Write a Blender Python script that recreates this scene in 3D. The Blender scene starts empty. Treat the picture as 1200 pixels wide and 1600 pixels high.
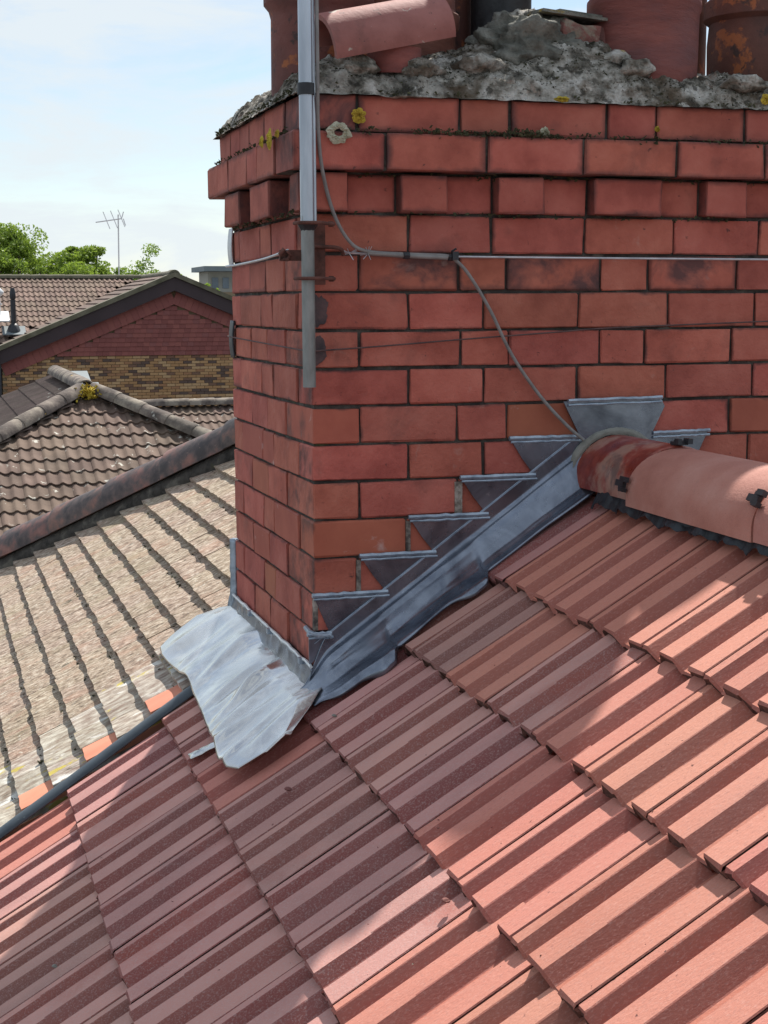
import bpy, bmesh, math, random
from mathutils import Vector, Matrix, noise
random.seed(7)
S = bpy.context.scene
C = S.collection
rad = math.radians

# ------------------------------------------------------------------ camera
# world: X runs along the long face of the chimney, Y runs away from the camera, 1 unit is about 1.12 m
cd = bpy.data.cameras.new('camera'); cam = bpy.data.objects.new('camera', cd); C.objects.link(cam)
cd.sensor_fit = 'VERTICAL'; cd.sensor_height = 24.0; cd.lens = 24.0 * 2388.6 / 1600.0
cd.clip_start = 0.05; cd.clip_end = 3000
yaw, pit, rol = 0.29102, 0.134796, -0.00331
f = Vector((math.sin(yaw)*math.cos(pit), math.cos(yaw)*math.cos(pit), -math.sin(pit)))
r = Vector((math.cos(yaw), -math.sin(yaw), 0)); u = r.cross(f)
r2 = r*math.cos(rol) + u*math.sin(rol); u2 = u*math.cos(rol) - r*math.sin(rol)
M = Matrix((r2, u2, -f)).transposed().to_4x4(); M.translation = Vector((-0.72334, -2.91095, -0.02534))
cam.matrix_world = M
S.camera = cam

# ------------------------------------------------------------------ sun and sky
SUN = Vector((0.45, 0.67, 1.0)).normalized()
EXPOSURE = 0.35
sd = bpy.data.lights.new('sun', 'SUN'); sun = bpy.data.objects.new('sun', sd); C.objects.link(sun)
sd.energy = 5.0; sd.angle = rad(0.9); sd.color = (1.0, 0.95, 0.87)
sun.rotation_euler = (-SUN).to_track_quat('-Z', 'Y').to_euler()
W = bpy.data.worlds.new('World'); S.world = W; W.use_nodes = True
nt = W.node_tree; nt.nodes.clear()
out = nt.nodes.new('ShaderNodeOutputWorld'); bg = nt.nodes.new('ShaderNodeBackground')
sky = nt.nodes.new('ShaderNodeTexSky'); sky.sky_type = 'NISHITA'; sky.sun_disc = False
sky.sun_elevation = math.asin(SUN.z); sky.sun_rotation = math.atan2(SUN.x, SUN.y)
sky.dust_density = 0.3; sky.air_density = 1.0; sky.ozone_density = 1.6
tc = nt.nodes.new('ShaderNodeTexCoord'); mp = nt.nodes.new('ShaderNodeMapping')
mp.inputs['Scale'].default_value = (1.2, 1.2, 4.5)
nz = nt.nodes.new('ShaderNodeTexNoise'); nz.inputs['Scale'].default_value = 4.2; nz.inputs['Detail'].default_value = 9; nz.inputs['Roughness'].default_value = 0.62
nz.inputs['Distortion'].default_value = 0.35
rp = nt.nodes.new('ShaderNodeValToRGB'); rp.color_ramp.elements[0].position = 0.40; rp.color_ramp.elements[0].color = (0.18, 0.18, 0.18, 1)
rp.color_ramp.elements[1].position = 0.60; rp.color_ramp.elements[1].color = (0.92, 0.92, 0.92, 1)
mx = nt.nodes.new('ShaderNodeMix'); mx.data_type = 'RGBA'; mx.inputs['B'].default_value = (6.4, 6.95, 7.3, 1)
nt.links.new(tc.outputs['Generated'], mp.inputs['Vector']); nt.links.new(mp.outputs[0], nz.inputs['Vector'])
nt.links.new(nz.outputs['Fac'], rp.inputs[0]); nt.links.new(rp.outputs[0], mx.inputs['Factor'])
nt.links.new(sky.outputs[0], mx.inputs['A']); nt.links.new(mx.outputs['Result'], bg.inputs[0])
bg.inputs[1].default_value = 0.1
nt.links.new(bg.outputs[0], out.inputs[0])
S.view_settings.view_transform = 'Standard'; S.view_settings.look = 'None'
S.view_settings.exposure = EXPOSURE; S.view_settings.gamma = 1.0
S.view_settings.use_curve_mapping = False
S.render.engine = 'CYCLES'

# ------------------------------------------------------------------ material helpers
def mat(name, ramp, scale=8, detail=6, rough=0.85, bump=(60, 0.3, 0.002), rand=0.12, hue=0.01, metallic=0.0,
        spots=(), coord='Object', stretch=(1, 1, 1), edge=None, attr=None, objramp=None, roughvar=0.0, distort=0.0, transm=None):
    m = bpy.data.materials.new(name); m.use_nodes = True
    t = m.node_tree; N = t.nodes; Lk = t.links.new
    b = N['Principled BSDF']; b.inputs['Roughness'].default_value = rough; b.inputs['Metallic'].default_value = metallic
    tcn = N.new('ShaderNodeTexCoord'); oi = N.new('ShaderNodeObjectInfo')
    sc = N.new('ShaderNodeVectorMath'); sc.operation = 'SCALE'; sc.inputs[0].default_value = (31.7, 17.3, 23.9)
    Lk(oi.outputs['Random'], sc.inputs['Scale'])
    ad = N.new('ShaderNodeVectorMath'); ad.operation = 'ADD'; Lk(tcn.outputs[coord], ad.inputs[0]); Lk(sc.outputs[0], ad.inputs[1])
    mpn = N.new('ShaderNodeMapping'); mpn.inputs['Scale'].default_value = stretch; Lk(ad.outputs[0], mpn.inputs[0])
    vec = mpn.outputs[0]
    def nse(s, d=6, rg=0.6, dist=0.0):
        n = N.new('ShaderNodeTexNoise'); n.inputs['Scale'].default_value = s; n.inputs['Detail'].default_value = d
        n.inputs['Roughness'].default_value = rg; n.inputs['Distortion'].default_value = dist; Lk(vec, n.inputs['Vector']); return n.outputs['Fac']
    def rampn(stops, src, const=False):
        n = N.new('ShaderNodeValToRGB'); e = n.color_ramp.elements
        while len(e) < len(stops): e.new(0.5)
        for el, (ps, cl) in zip(e, stops):
            el.position = ps; el.color = (*cl, 1) if len(cl) == 3 else cl
        if const: n.color_ramp.interpolation = 'CONSTANT'
        Lk(src, n.inputs[0]); return n.outputs[0]
    col = rampn(ramp, nse(scale, detail, 0.6, distort))
    def mixc(fac, a, bcol, mode='MIX'):
        n = N.new('ShaderNodeMix'); n.data_type = 'RGBA'; n.blend_type = mode
        if isinstance(fac, float): n.inputs['Factor'].default_value = fac
        else: Lk(fac, n.inputs['Factor'])
        Lk(a, n.inputs['A'])
        if isinstance(bcol, tuple): n.inputs['B'].default_value = (*bcol, 1)
        else: Lk(bcol, n.inputs['B'])
        return n.outputs['Result']
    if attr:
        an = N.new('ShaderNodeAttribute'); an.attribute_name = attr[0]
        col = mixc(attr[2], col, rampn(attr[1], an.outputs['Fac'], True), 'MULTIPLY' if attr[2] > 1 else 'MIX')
    if objramp:
        col = mixc(objramp[1], col, rampn(objramp[0], oi.outputs['Random'], objramp[2]))
    if rand or hue:
        wn = N.new('ShaderNodeTexWhiteNoise'); wn.noise_dimensions = '1D'; Lk(oi.outputs['Random'], wn.inputs['W'])
        hs = N.new('ShaderNodeHueSaturation')
        def mr(src, lo, hi):
            n = N.new('ShaderNodeMapRange'); n.inputs['To Min'].default_value = lo; n.inputs['To Max'].default_value = hi; Lk(src, n.inputs['Value']); return n.outputs[0]
        Lk(mr(oi.outputs['Random'], 1-rand, 1+rand), hs.inputs['Value'])
        Lk(mr(wn.outputs['Value'], 0.5-hue, 0.5+hue), hs.inputs['Hue'])
        Lk(col, hs.inputs['Color']); col = hs.outputs[0]
    for (s, lo, hi, cl, amt) in spots:      # patches of lichen, dirt, moss, soot
        fac = rampn([(lo, (0, 0, 0)), (hi, (amt, amt, amt))], nse(s, 7, 0.62, 0.4))
        col = mixc(fac, col, cl)
    if edge:                                  # dirt that has settled along the arrises of a brick
        w, cl, amt = edge
        sp = N.new('ShaderNodeSeparateXYZ'); Lk(tcn.outputs['Generated'], sp.inputs[0])
        mn = None
        for ax in (0, 2):
            q = N.new('ShaderNodeMath'); q.operation = 'PINGPONG'; q.inputs[1].default_value = 0.5; Lk(sp.outputs[ax], q.inputs[0])
            q2 = N.new('ShaderNodeMath'); q2.operation = 'MULTIPLY'; q2.inputs[1].default_value = 2.6 if ax == 0 else 1.0; Lk(q.outputs[0], q2.inputs[0])
            if mn is None: mn = q2.outputs[0]
            else:
                k = N.new('ShaderNodeMath'); k.operation = 'MINIMUM'; Lk(mn, k.inputs[0]); Lk(q2.outputs[0], k.inputs[1]); mn = k.outputs[0]
        k = N.new('ShaderNodeMath'); k.operation = 'MULTIPLY_ADD'; k.inputs[1].default_value = 0.42; Lk(nse(14, 6), k.inputs[0]); Lk(mn, k.inputs[2])
        fac = rampn([(0.16, (amt, amt, amt)), (0.16 + w, (0, 0, 0))], k.outputs[0])
        col = mixc(fac, col, cl)
    Lk(col, b.inputs['Base Color'])
    if roughvar:
        n = N.new('ShaderNodeMapRange'); n.inputs['From Min'].default_value = 0.3; n.inputs['From Max'].default_value = 0.7
        n.inputs['To Min'].default_value = max(0.05, rough-roughvar); n.inputs['To Max'].default_value = min(1, rough+roughvar)
        Lk(nse(scale*1.7, 5), n.inputs['Value']); Lk(n.outputs[0], b.inputs['Roughness'])
    if bump:
        last = None
        bl = bump if isinstance(bump[0], tuple) else (bump,)
        for (s, st, d) in bl:
            bn = N.new('ShaderNodeBump'); bn.inputs['Strength'].default_value = st; bn.inputs['Distance'].default_value = d
            Lk(nse(s, 5, 0.65), bn.inputs['Height'])
            if last: Lk(last, bn.inputs['Normal'])
            last = bn.outputs[0]
        Lk(last, b.inputs['Normal'])
    if transm:
        tr = N.new('ShaderNodeBsdfTranslucent'); tr.inputs[0].default_value = (*transm, 1)
        ms = N.new('ShaderNodeMixShader'); ms.inputs[0].default_value = 0.4
        o = N['Material Output']; Lk(b.outputs[0], ms.inputs[1]); Lk(tr.outputs[0], ms.inputs[2]); Lk(ms.outputs[0], o.inputs[0])
    return m

BR = [(0.32, (0.31, 0.073, 0.050)), (0.5, (0.43, 0.115, 0.080)), (0.68, (0.50, 0.155, 0.110))]
M_brick = mat('red_brick', BR, 9, 8, 0.82, ((150, 0.6, 0.002), (40, 0.5, 0.004), (13, 0.7, 0.010)), 0.16, 0.005,
              spots=((7, 0.56, 0.74, (0.15, 0.055, 0.045), 0.6), (55, 0.66, 0.72, (0.03, 0.02, 0.02), 0.7), (22, 0.64, 0.74, (0.5, 0.33, 0.27), 0.35)),
              edge=(0.10, (0.05, 0.028, 0.028), 0.85))
M_brick_edge = mat('dirt_edged_red_brick', BR, 9, 8, 0.82, ((150, 0.5, 0.0018), (40, 0.5, 0.004)), 0.10, 0.004,
              spots=((7, 0.58, 0.74, (0.14, 0.055, 0.045), 0.55), (60, 0.66, 0.72, (0.03, 0.02, 0.02), 0.7)),
              edge=(0.20, (0.04, 0.024, 0.026), 0.9))
M_brick_sooty = mat('sooty_red_brick', BR, 9, 8, 0.82, ((120, 0.25, 0.0015), (25, 0.3, 0.003)), 0.1, 0.008,
              spots=((9, 0.46, 0.62, (0.06, 0.035, 0.04), 0.85), (14, 0.62, 0.72, (0.42, 0.30, 0.26), 0.4)), edge=(0.2, (0.03, 0.02, 0.022), 0.9))
M_brick_wash = mat('scrubbed_red_brick', [(0.3, (0.34, 0.085, 0.05)), (0.6, (0.42, 0.12, 0.07))], 9, 8, 0.75, ((120, 0.2, 0.0012), (25, 0.3, 0.003)), 0.1, 0.008,
              spots=((16, 0.63, 0.72, (0.62, 0.55, 0.52), 0.45),), edge=(0.08, (0.05, 0.03, 0.03), 0.7))
M_mortar = mat('old_dark_mortar', [(0.3, (0.022, 0.020, 0.018)), (0.6, (0.075, 0.068, 0.06))], 30, 8, 0.95, (90, 0.8, 0.006), 0, 0,
               spots=((14, 0.52, 0.66, (0.20, 0.185, 0.155), 0.6), (11, 0.62, 0.7, (0.10, 0.11, 0.03), 0.5)))
M_newmortar = mat('grey_mortar', [(0.3, (0.17, 0.165, 0.14)), (0.6, (0.27, 0.26, 0.23))], 30, 8, 0.95, (90, 0.5, 0.003), 0, 0)
M_oldrepoint = mat('patchy_repointing', [(0.36, (0.06, 0.05, 0.045)), (0.5, (0.22, 0.19, 0.16)), (0.64, (0.45, 0.40, 0.35))], 45, 10, 0.95, (90, 0.8, 0.004), 0, 0)
M_ridge = mat('ridge_concrete', [(0.3, (0.40, 0.15, 0.115)), (0.5, (0.50, 0.21, 0.165)), (0.7, (0.56, 0.28, 0.23))], 8, 10, 0.8, ((200, 0.8, 0.0015), (30, 0.3, 0.002)), 0.05, 0.004,
               spots=((420, 0.55, 0.7, (0.25, 0.10, 0.08), 0.4), (6, 0.62, 0.72, (0.20, 0.13, 0.11), 0.5)))
M_cap = mat('weathered_flaunching', [(0.36, (0.045, 0.038, 0.028)), (0.45, (0.20, 0.18, 0.145)), (0.53, (0.42, 0.385, 0.33)), (0.64, (0.70, 0.66, 0.60))], 26, 14, 0.95,
            ((50, 1.0, 0.016), (140, 1.0, 0.008)), 0, 0,
            spots=((6, 0.54, 0.62, (0.58, 0.54, 0.48), 0.6), (9, 0.50, 0.60, (0.13, 0.09, 0.055), 0.75), (36, 0.585, 0.63, (0.04, 0.036, 0.025), 0.8), (18, 0.62, 0.66, (0.74, 0.70, 0.63), 0.8), (10, 0.62, 0.68, (0.42, 0.27, 0.20), 0.6), (13, 0.69, 0.72, (0.58, 0.38, 0.03), 0.9)))
M_rock = mat('mossy_mortar_lump', [(0.3, (0.05, 0.048, 0.038)), (0.5, (0.17, 0.165, 0.14)), (0.7, (0.30, 0.29, 0.25))], 22, 12, 0.97,
             ((60, 1.0, 0.01), (160, 0.7, 0.004)), 0, 0, spots=((12, 0.66, 0.72, (0.5, 0.34, 0.04), 0.8),))
REDT = [(0.3, (0.42, 0.125, 0.085)), (0.5, (0.51, 0.185, 0.13)), (0.7, (0.56, 0.25, 0.19))]
WEAR_SHADE_A = ('rnd', [(0, (0.14, 0.06, 0.05)), (0.2, (0.30, 0.085, 0.066)), (0.5, (0.52, 0.165, 0.11)), (0.9, (0.58, 0.225, 0.165))], 0.74)  # pale dusty flats; the darker stops paint shade onto the rib sides
WEAR_SHADE_B = ('rnd', [(0, (0.10, 0.05, 0.045)), (0.2, (0.22, 0.060, 0.050)), (0.5, (0.44, 0.145, 0.11)), (0.9, (0.60, 0.31, 0.265))], 0.74)  # same stops for the shaded courses, rib sides painted deeper
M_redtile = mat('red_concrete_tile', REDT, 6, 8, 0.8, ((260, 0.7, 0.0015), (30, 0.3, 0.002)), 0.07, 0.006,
                spots=((3.2, 0.52, 0.72, (0.44, 0.12, 0.07), 0.55), (420, 0.52, 0.68, (0.62, 0.36, 0.30), 0.35), (350, 0.55, 0.68, (0.22, 0.10, 0.09), 0.35), (40, 0.71, 0.78, (0.55, 0.42, 0.38), 0.6)), stretch=(0.45, 1, 1), attr=WEAR_SHADE_A)
M_nose = mat('rough_tile_edge', [(0.3, (0.05, 0.022, 0.018)), (0.6, (0.15, 0.065, 0.05))], 90, 10, 0.95, ((110, 1.0, 0.006),), 0.1, 0.01)
M_shadetile = mat('shade_toned_red_concrete_tile', [(0.3, (0.36, 0.115, 0.09)), (0.5, (0.46, 0.17, 0.135)), (0.7, (0.52, 0.24, 0.20))], 6, 8, 0.8, ((260, 0.7, 0.0015), (30, 0.3, 0.002)), 0.08, 0.008,
                spots=((3.0, 0.50, 0.72, (0.15, 0.085, 0.085), 0.42), (3.6, 0.56, 0.7, (0.38, 0.09, 0.06), 0.5), (420, 0.5, 0.66, (0.50, 0.38, 0.35), 0.45), (90, 0.70, 0.74, (0.05, 0.03, 0.03), 0.5)), stretch=(0.8, 1, 1), attr=WEAR_SHADE_B)  # copy of the red tile with the chimney's shade put into its colour
M_wettile = mat('stained_red_ridge', [(0.40, (0.20, 0.028, 0.018)), (0.5, (0.30, 0.055, 0.035)), (0.60, (0.42, 0.20, 0.15))], 12, 6, 0.4, ((120, 0.3, 0.001),), 0, 0,
                spots=((7, 0.52, 0.60, (0.40, 0.24, 0.18), 0.8), (6, 0.60, 0.66, (0.10, 0.075, 0.07), 0.7)), roughvar=0.15)
M_tan = mat('lichened_plain_tile', [(0.34, (0.14, 0.10, 0.07)), (0.44, (0.30, 0.22, 0.16)), (0.55, (0.45, 0.35, 0.265)), (0.68, (0.64, 0.56, 0.45))], 75, 14, 0.95,
            ((90, 1.0, 0.006), (220, 1.0, 0.003)), 0.06, 0.010,
            spots=((9, 0.52, 0.66, (0.44, 0.25, 0.17), 0.5), (6, 0.54, 0.66, (0.27, 0.23, 0.13), 0.4), (60, 0.60, 0.66, (0.72, 0.67, 0.56), 0.65), (30, 0.65, 0.69, (0.05, 0.045, 0.025), 0.9)), stretch=(0.6, 1, 1))
M_tanl = mat('grey_lichened_plain_tile', [(0.36, (0.24, 0.17, 0.13)), (0.5, (0.38, 0.32, 0.26)), (0.64, (0.54, 0.49, 0.41))], 50, 12, 0.92,
            ((70, 1.0, 0.005),), 0.10, 0.012,
            spots=((10, 0.58, 0.62, (0.80, 0.79, 0.74), 0.75), (15, 0.62, 0.66, (0.50, 0.40, 0.06), 0.9), (24, 0.66, 0.70, (0.05, 0.045, 0.025), 0.8)), stretch=(0.5, 1, 1))
M_salmon = mat('new_salmon_tile', [(0.3, (0.60, 0.22, 0.13)), (0.7, (0.72, 0.30, 0.19))], 7, 6, 0.85, (90, 0.2, 0.001), 0.05, 0.004)
M_hip = mat('blackened_hip_tile', [(0.38, (0.045, 0.036, 0.036)), (0.50, (0.10, 0.072, 0.066)), (0.60, (0.20, 0.10, 0.08)), (0.75, (0.30, 0.16, 0.125))], 12, 11, 0.62, ((60, 0.4, 0.003),), 0.2, 0.01,
            spots=((50, 0.66, 0.7, (0.32, 0.2, 0.16), 0.7),))
M_lead = mat('lead_sheet', [(0.34, (0.11, 0.125, 0.16)), (0.64, (0.27, 0.30, 0.36))], 7, 9, 0.27, ((10, 0.12, 0.004), (70, 0.10, 0.0012)), 0, 0, metallic=0.82, roughvar=0.09,
             spots=((14, 0.62, 0.72, (0.10, 0.11, 0.15), 0.5), (30, 0.68, 0.74, (0.5, 0.55, 0.62), 0.5)), distort=1.5)
M_leadedge = mat('lead_welt', [(0.3, (0.22, 0.27, 0.33)), (0.6, (0.42, 0.49, 0.57))], 40, 6, 0.4, ((60, 0.7, 0.004),), 0, 0, metallic=0.55)
M_leadapron = mat('bright_lead_sheet', [(0.32, (0.54, 0.53, 0.515)), (0.62, (0.82, 0.80, 0.77))], 5, 9, 0.21, ((5, 0.2, 0.012), (60, 0.05, 0.001)), 0, 0, metallic=0.88, roughvar=0.10, distort=0.8,
             spots=((5, 0.52, 0.66, (0.34, 0.345, 0.37), 0.6), (24, 0.66, 0.72, (0.40, 0.40, 0.41), 0.3)))
M_galv = mat('bright_aluminium', [(0.36, (0.36, 0.39, 0.44)), (0.64, (0.60, 0.64, 0.70))], 14, 6, 0.38, (90, 0.15, 0.001), 0, 0, metallic=0.75, stretch=(1, 1, 0.15))
M_dullsteel = mat('dull_galvanised_steel', [(0.3, (0.17, 0.18, 0.17)), (0.6, (0.32, 0.33, 0.32))], 30, 8, 0.6, (90, 0.3, 0.001), 0, 0, metallic=0.55, stretch=(1, 1, 0.3),
                  spots=((20, 0.62, 0.7, (0.2, 0.10, 0.05), 0.6),))
M_rust = mat('rusty_iron', [(0.3, (0.05, 0.022, 0.016)), (0.6, (0.15, 0.06, 0.045))], 40, 8, 0.9, (100, 0.8, 0.003), 0, 0)
M_cable = mat('grey_cable', [(0.3, (0.17, 0.16, 0.155)), (0.6, (0.26, 0.25, 0.24))], 30, 6, 0.55, None, 0, 0)
M_wire = mat('lashing_wire', [(0.3, (0.42, 0.43, 0.46)), (0.6, (0.6, 0.61, 0.64))], 30, 6, 0.4, None, 0, 0, metallic=0.5)
M_wiredark = mat('rusty_wire', [(0.3, (0.06, 0.035, 0.035)), (0.6, (0.13, 0.075, 0.07))], 30, 6, 0.8, None, 0, 0)
M_black = mat('black_plastic', [(0.3, (0.012, 0.013, 0.016)), (0.6, (0.03, 0.033, 0.04))], 30, 6, 0.5, None, 0, 0)
M_memb = mat('ridge_membrane', [(0.3, (0.010, 0.012, 0.015)), (0.6, (0.032, 0.038, 0.046))], 30, 6, 0.5, (90, 0.4, 0.002), 0, 0, metallic=0.2)
M_strip = mat('dark_grey_verge_strip', [(0.3, (0.022, 0.032, 0.042)), (0.6, (0.05, 0.065, 0.08))], 12, 6, 0.45, (40, 0.2, 0.002), 0, 0,
              spots=((30, 0.66, 0.72, (0.16, 0.19, 0.21), 0.6),), roughvar=0.1)
M_pot = mat('old_terracotta_pot', [(0.3, (0.15, 0.05, 0.042)), (0.5, (0.24, 0.078, 0.06)), (0.7, (0.33, 0.115, 0.085))], 9, 10, 0.7, ((40, 0.6, 0.004), (120, 0.4, 0.002)), 0.1, 0.01, stretch=(.6, .6, 2.2),
            spots=((4, 0.50, 0.68, (0.12, 0.06, 0.07), 0.6), (60, 0.66, 0.72, (0.04, 0.025, 0.025), 0.7)))
M_potflake = mat('flaking_sooty_pot', [(0.3, (0.07, 0.035, 0.03)), (0.55, (0.16, 0.06, 0.045)), (0.7, (0.20, 0.08, 0.06))], 7, 8, 0.75, ((50, 0.6, 0.004),), 0.1, 0.01,
            spots=((7, 0.58, 0.61, (0.42, 0.13, 0.045), 0.85), (30, 0.6, 0.66, (0.04, 0.03, 0.03), 0.8)))
M_potblack = mat('black_clay_pot', [(0.3, (0.012, 0.013, 0.015)), (0.6, (0.04, 0.042, 0.046))], 40, 8, 0.6, ((90, 0.6, 0.003),), 0, 0)
M_pinktile = mat('pink_half_round_tile', [(0.3, (0.25, 0.085, 0.07)), (0.6, (0.36, 0.14, 0.12))], 12, 10, 0.7, ((90, 0.4, 0.002), (20, 0.3, 0.004)), 0, 0,
            spots=((24, 0.64, 0.67, (0.55, 0.52, 0.44), 0.8), (9, 0.54, 0.66, (0.16, 0.07, 0.06), 0.5), (45, 0.64, 0.68, (0.07, 0.04, 0.035), 0.8)))
M_lichy = mat('yellow_lichen', [(0.3, (0.30, 0.20, 0.02)), (0.6, (0.62, 0.46, 0.05))], 60, 8, 0.95, (120, 1.0, 0.006), 0.1, 0.01)
M_lichg = mat('pale_lichen', [(0.3, (0.30, 0.28, 0.18)), (0.6, (0.60, 0.57, 0.44))], 60, 8, 0.95, (120, 1.0, 0.006), 0.1, 0.01)
M_moss = mat('moss', [(0.3, (0.025, 0.024, 0.012)), (0.55, (0.07, 0.07, 0.03)), (0.75, (0.16, 0.145, 0.08))], 50, 8, 0.97, (130, 1.0, 0.008), 0, 0)
M_soot = mat('bitumen_stain', [(0.35, (0.03, 0.022, 0.026)), (0.6, (0.10, 0.055, 0.055))], 30, 8, 0.6, (90, 0.3, 0.002), 0, 0)
M_deck = mat('roof_underlay', [(0.3, (0.02, 0.018, 0.016)), (0.6, (0.04, 0.035, 0.03))], 10, 4, 0.95, None, 0, 0)
M_pan = mat('brown_pantile', [(0.3, (0.10, 0.064, 0.047)), (0.5, (0.145, 0.095, 0.07)), (0.7, (0.19, 0.13, 0.098))], 3, 8, 0.9, ((30, 0.4, 0.006),), 0.12, 0.01,
            spots=((7, 0.62, 0.66, (0.62, 0.60, 0.52), 0.8), (4.5, 0.715, 0.74, (0.55, 0.30, 0.04), 0.8)))
M_panleft = mat('grey_brown_pantile', [(0.3, (0.10, 0.075, 0.065)), (0.7, (0.17, 0.125, 0.11))], 3, 8, 0.9, ((30, 0.4, 0.006),), 0.12, 0.01, spots=((6, 0.67, 0.70, (0.55, 0.53, 0.46), 0.7),))
M_hipcap = mat('lichened_hip_cap', [(0.36, (0.065, 0.052, 0.045)), (0.5, (0.15, 0.12, 0.10)), (0.62, (0.29, 0.245, 0.195))], 4, 8, 0.9, ((30, 0.5, 0.01),), 0.1, 0.01,
            spots=((5, 0.64, 0.68, (0.62, 0.60, 0.52), 0.75), (3, 0.69, 0.73, (0.55, 0.33, 0.04), 0.85)))
M_farpan = mat('far_pantile', [(0.3, (0.15, 0.10, 0.075)), (0.7, (0.23, 0.155, 0.12))], 2, 6, 0.9, None, 0.13, 0.01)
M_farslab = mat('far_wing_tile', [(0.3, (0.12, 0.08, 0.062)), (0.7, (0.18, 0.125, 0.10))], 1.5, 6, 0.9, None, 0.12, 0.01)
M_fascia = mat('dark_purple_bargeboard', [(0.3, (0.028, 0.015, 0.019)), (0.7, (0.045, 0.026, 0.031))], 2, 4, 0.6, None, 0, 0)
M_verge = mat('mossy_verge_mortar', [(0.3, (0.08, 0.075, 0.045)), (0.7, (0.20, 0.18, 0.13))], 3, 8, 0.95, None, 0, 0)
M_hung = mat('red_hanging_tile', [(0.3, (0.20, 0.062, 0.055)), (0.7, (0.26, 0.085, 0.073))], 1.5, 5, 0.85, None, 0, 0, attr=('rnd', [(0, (0.19, 0.058, 0.052)), (0.3, (0.23, 0.072, 0.064)), (0.6, (0.26, 0.085, 0.072)), (0.85, (0.21, 0.075, 0.07))], 0.75))
BUFF = [(0, (0.36, 0.20, 0.09)), (0.22, (0.42, 0.25, 0.12)), (0.45, (0.30, 0.15, 0.075)), (0.60, (0.46, 0.30, 0.16)), (0.72, (0.14, 0.075, 0.055)), (0.84, (0.06, 0.042, 0.045))]
M_buff = mat('buff_brick', [(0.3, (0.3, 0.18, 0.1)), (0.7, (0.42, 0.27, 0.15))], 2, 5, 0.9, None, 0, 0, attr=('rnd', BUFF, 0.85))
M_buffmortar = mat('buff_mortar', [(0.3, (0.24, 0.17, 0.10)), (0.7, (0.30, 0.22, 0.14))], 2, 5, 0.95, None, 0, 0)
M_white = mat('white_painted_metal', [(0.3, (0.66, 0.67, 0.68)), (0.7, (0.76, 0.77, 0.78))], 4, 4, 0.5, None, 0, 0)
M_cream = mat('cream_render', [(0.3, (0.34, 0.32, 0.27)), (0.7, (0.40, 0.38, 0.33))], 1, 4, 0.9, None, 0, 0)
M_glass = mat('window_glass', [(0.3, (0.10, 0.13, 0.16)), (0.7, (0.16, 0.20, 0.24))], 1, 4, 0.15, None, 0, 0)
M_slab = mat('grey_flat_roof', [(0.3, (0.16, 0.19, 0.20)), (0.7, (0.22, 0.25, 0.26))], 1, 4, 0.7, None, 0, 0)
M_leaf = mat('fresh_green_leaves', [(0.3, (0.10, 0.17, 0.025)), (0.5, (0.20, 0.30, 0.045)), (0.7, (0.32, 0.42, 0.08))], 1.4, 6, 0.6, None, 0.05, 0.01, transm=(0.28, 0.40, 0.05))
M_bark = mat('bark', [(0.3, (0.06, 0.045, 0.032)), (0.7, (0.12, 0.09, 0.065))], 4, 6, 0.95, None, 0, 0)
M_grass = mat('tarmac_and_paving', [(0.3, (0.07, 0.07, 0.07)), (0.7, (0.13, 0.127, 0.12))], 0.3, 6, 0.95, None, 0, 0)

# ------------------------------------------------------------------ object helpers
def link(o, parent=None):
    C.objects.link(o)
    if parent: o.parent = parent
    return o
def pyobj(name, v, fcs, m, parent=None, smooth=False, auto=None):
    me = bpy.data.meshes.new(name); me.from_pydata([tuple(x) for x in v], [], fcs); me.materials.append(m)
    if smooth: me.polygons.foreach_set('use_smooth', [True]*len(me.polygons))
    if smooth and auto:
        try: me.set_sharp_from_angle(angle=rad(auto))
        except Exception: pass
    me.update()
    return link(bpy.data.objects.new(name, me), parent)
def thing(name, label, cat, loc=(0, 0, 0), group=None):
    o = bpy.data.objects.new(name, None); o.empty_display_size = 0.1; C.objects.link(o); o.location = loc
    o['label'] = label; o['category'] = cat
    if group: o['group'] = group
    return o
def tag(o, label, cat, group=None):
    o['label'] = label; o['category'] = cat
    if group: o['group'] = group
    return o
def nv(x, y, z, s=1.0): return noise.noise(Vector((x*s, y*s, z*s)))
def frame(d, upv=Vector((0, 0, 1))):
    d = d.normalized()
    a = d.cross(upv)
    if a.length < 1e-4: a = d.cross(Vector((1, 0, 0)))
    a.normalize(); return a, a.cross(d).normalized()
def smoothpath(P, n=6):
    P = [Vector(p) for p in P]; out = []
    for i in range(len(P)-1):
        a, b, c, d = P[max(i-1, 0)], P[i], P[i+1], P[min(i+2, len(P)-1)]
        for k in range(n):
            t = k/n
            out.append(0.5*((2*b)+(c-a)*t+(2*a-5*b+4*c-d)*t*t+(3*b-a-3*c+d)*t**3))
    out.append(P[-1]); return out
def tube_data(path, rr, n=8, cap=True):
    path = [Vector(p) for p in path]; v = []; fcs = []
    for i, p in enumerate(path):
        d = path[min(i+1, len(path)-1)]-path[max(i-1, 0)]
        a, b = frame(d); q = rr[i] if isinstance(rr, (list, tuple)) else rr
        for k in range(n):
            th = 2*math.pi*k/n
            v.append(p + a*math.cos(th)*q + b*math.sin(th)*q)
    for i in range(len(path)-1):
        for k in range(n):
            fcs.append((i*n+k, i*n+(k+1) % n, (i+1)*n+(k+1) % n, (i+1)*n+k))
    if cap: fcs.append(tuple(range(n-1, -1, -1))); fcs.append(tuple(range((len(path)-1)*n, len(path)*n)))
    return v, fcs
def tube(name, path, rr, m, parent=None, n=8):
    v, fcs = tube_data(path, rr, n); return pyobj(name, v, fcs, m, parent, True, 50)
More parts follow.
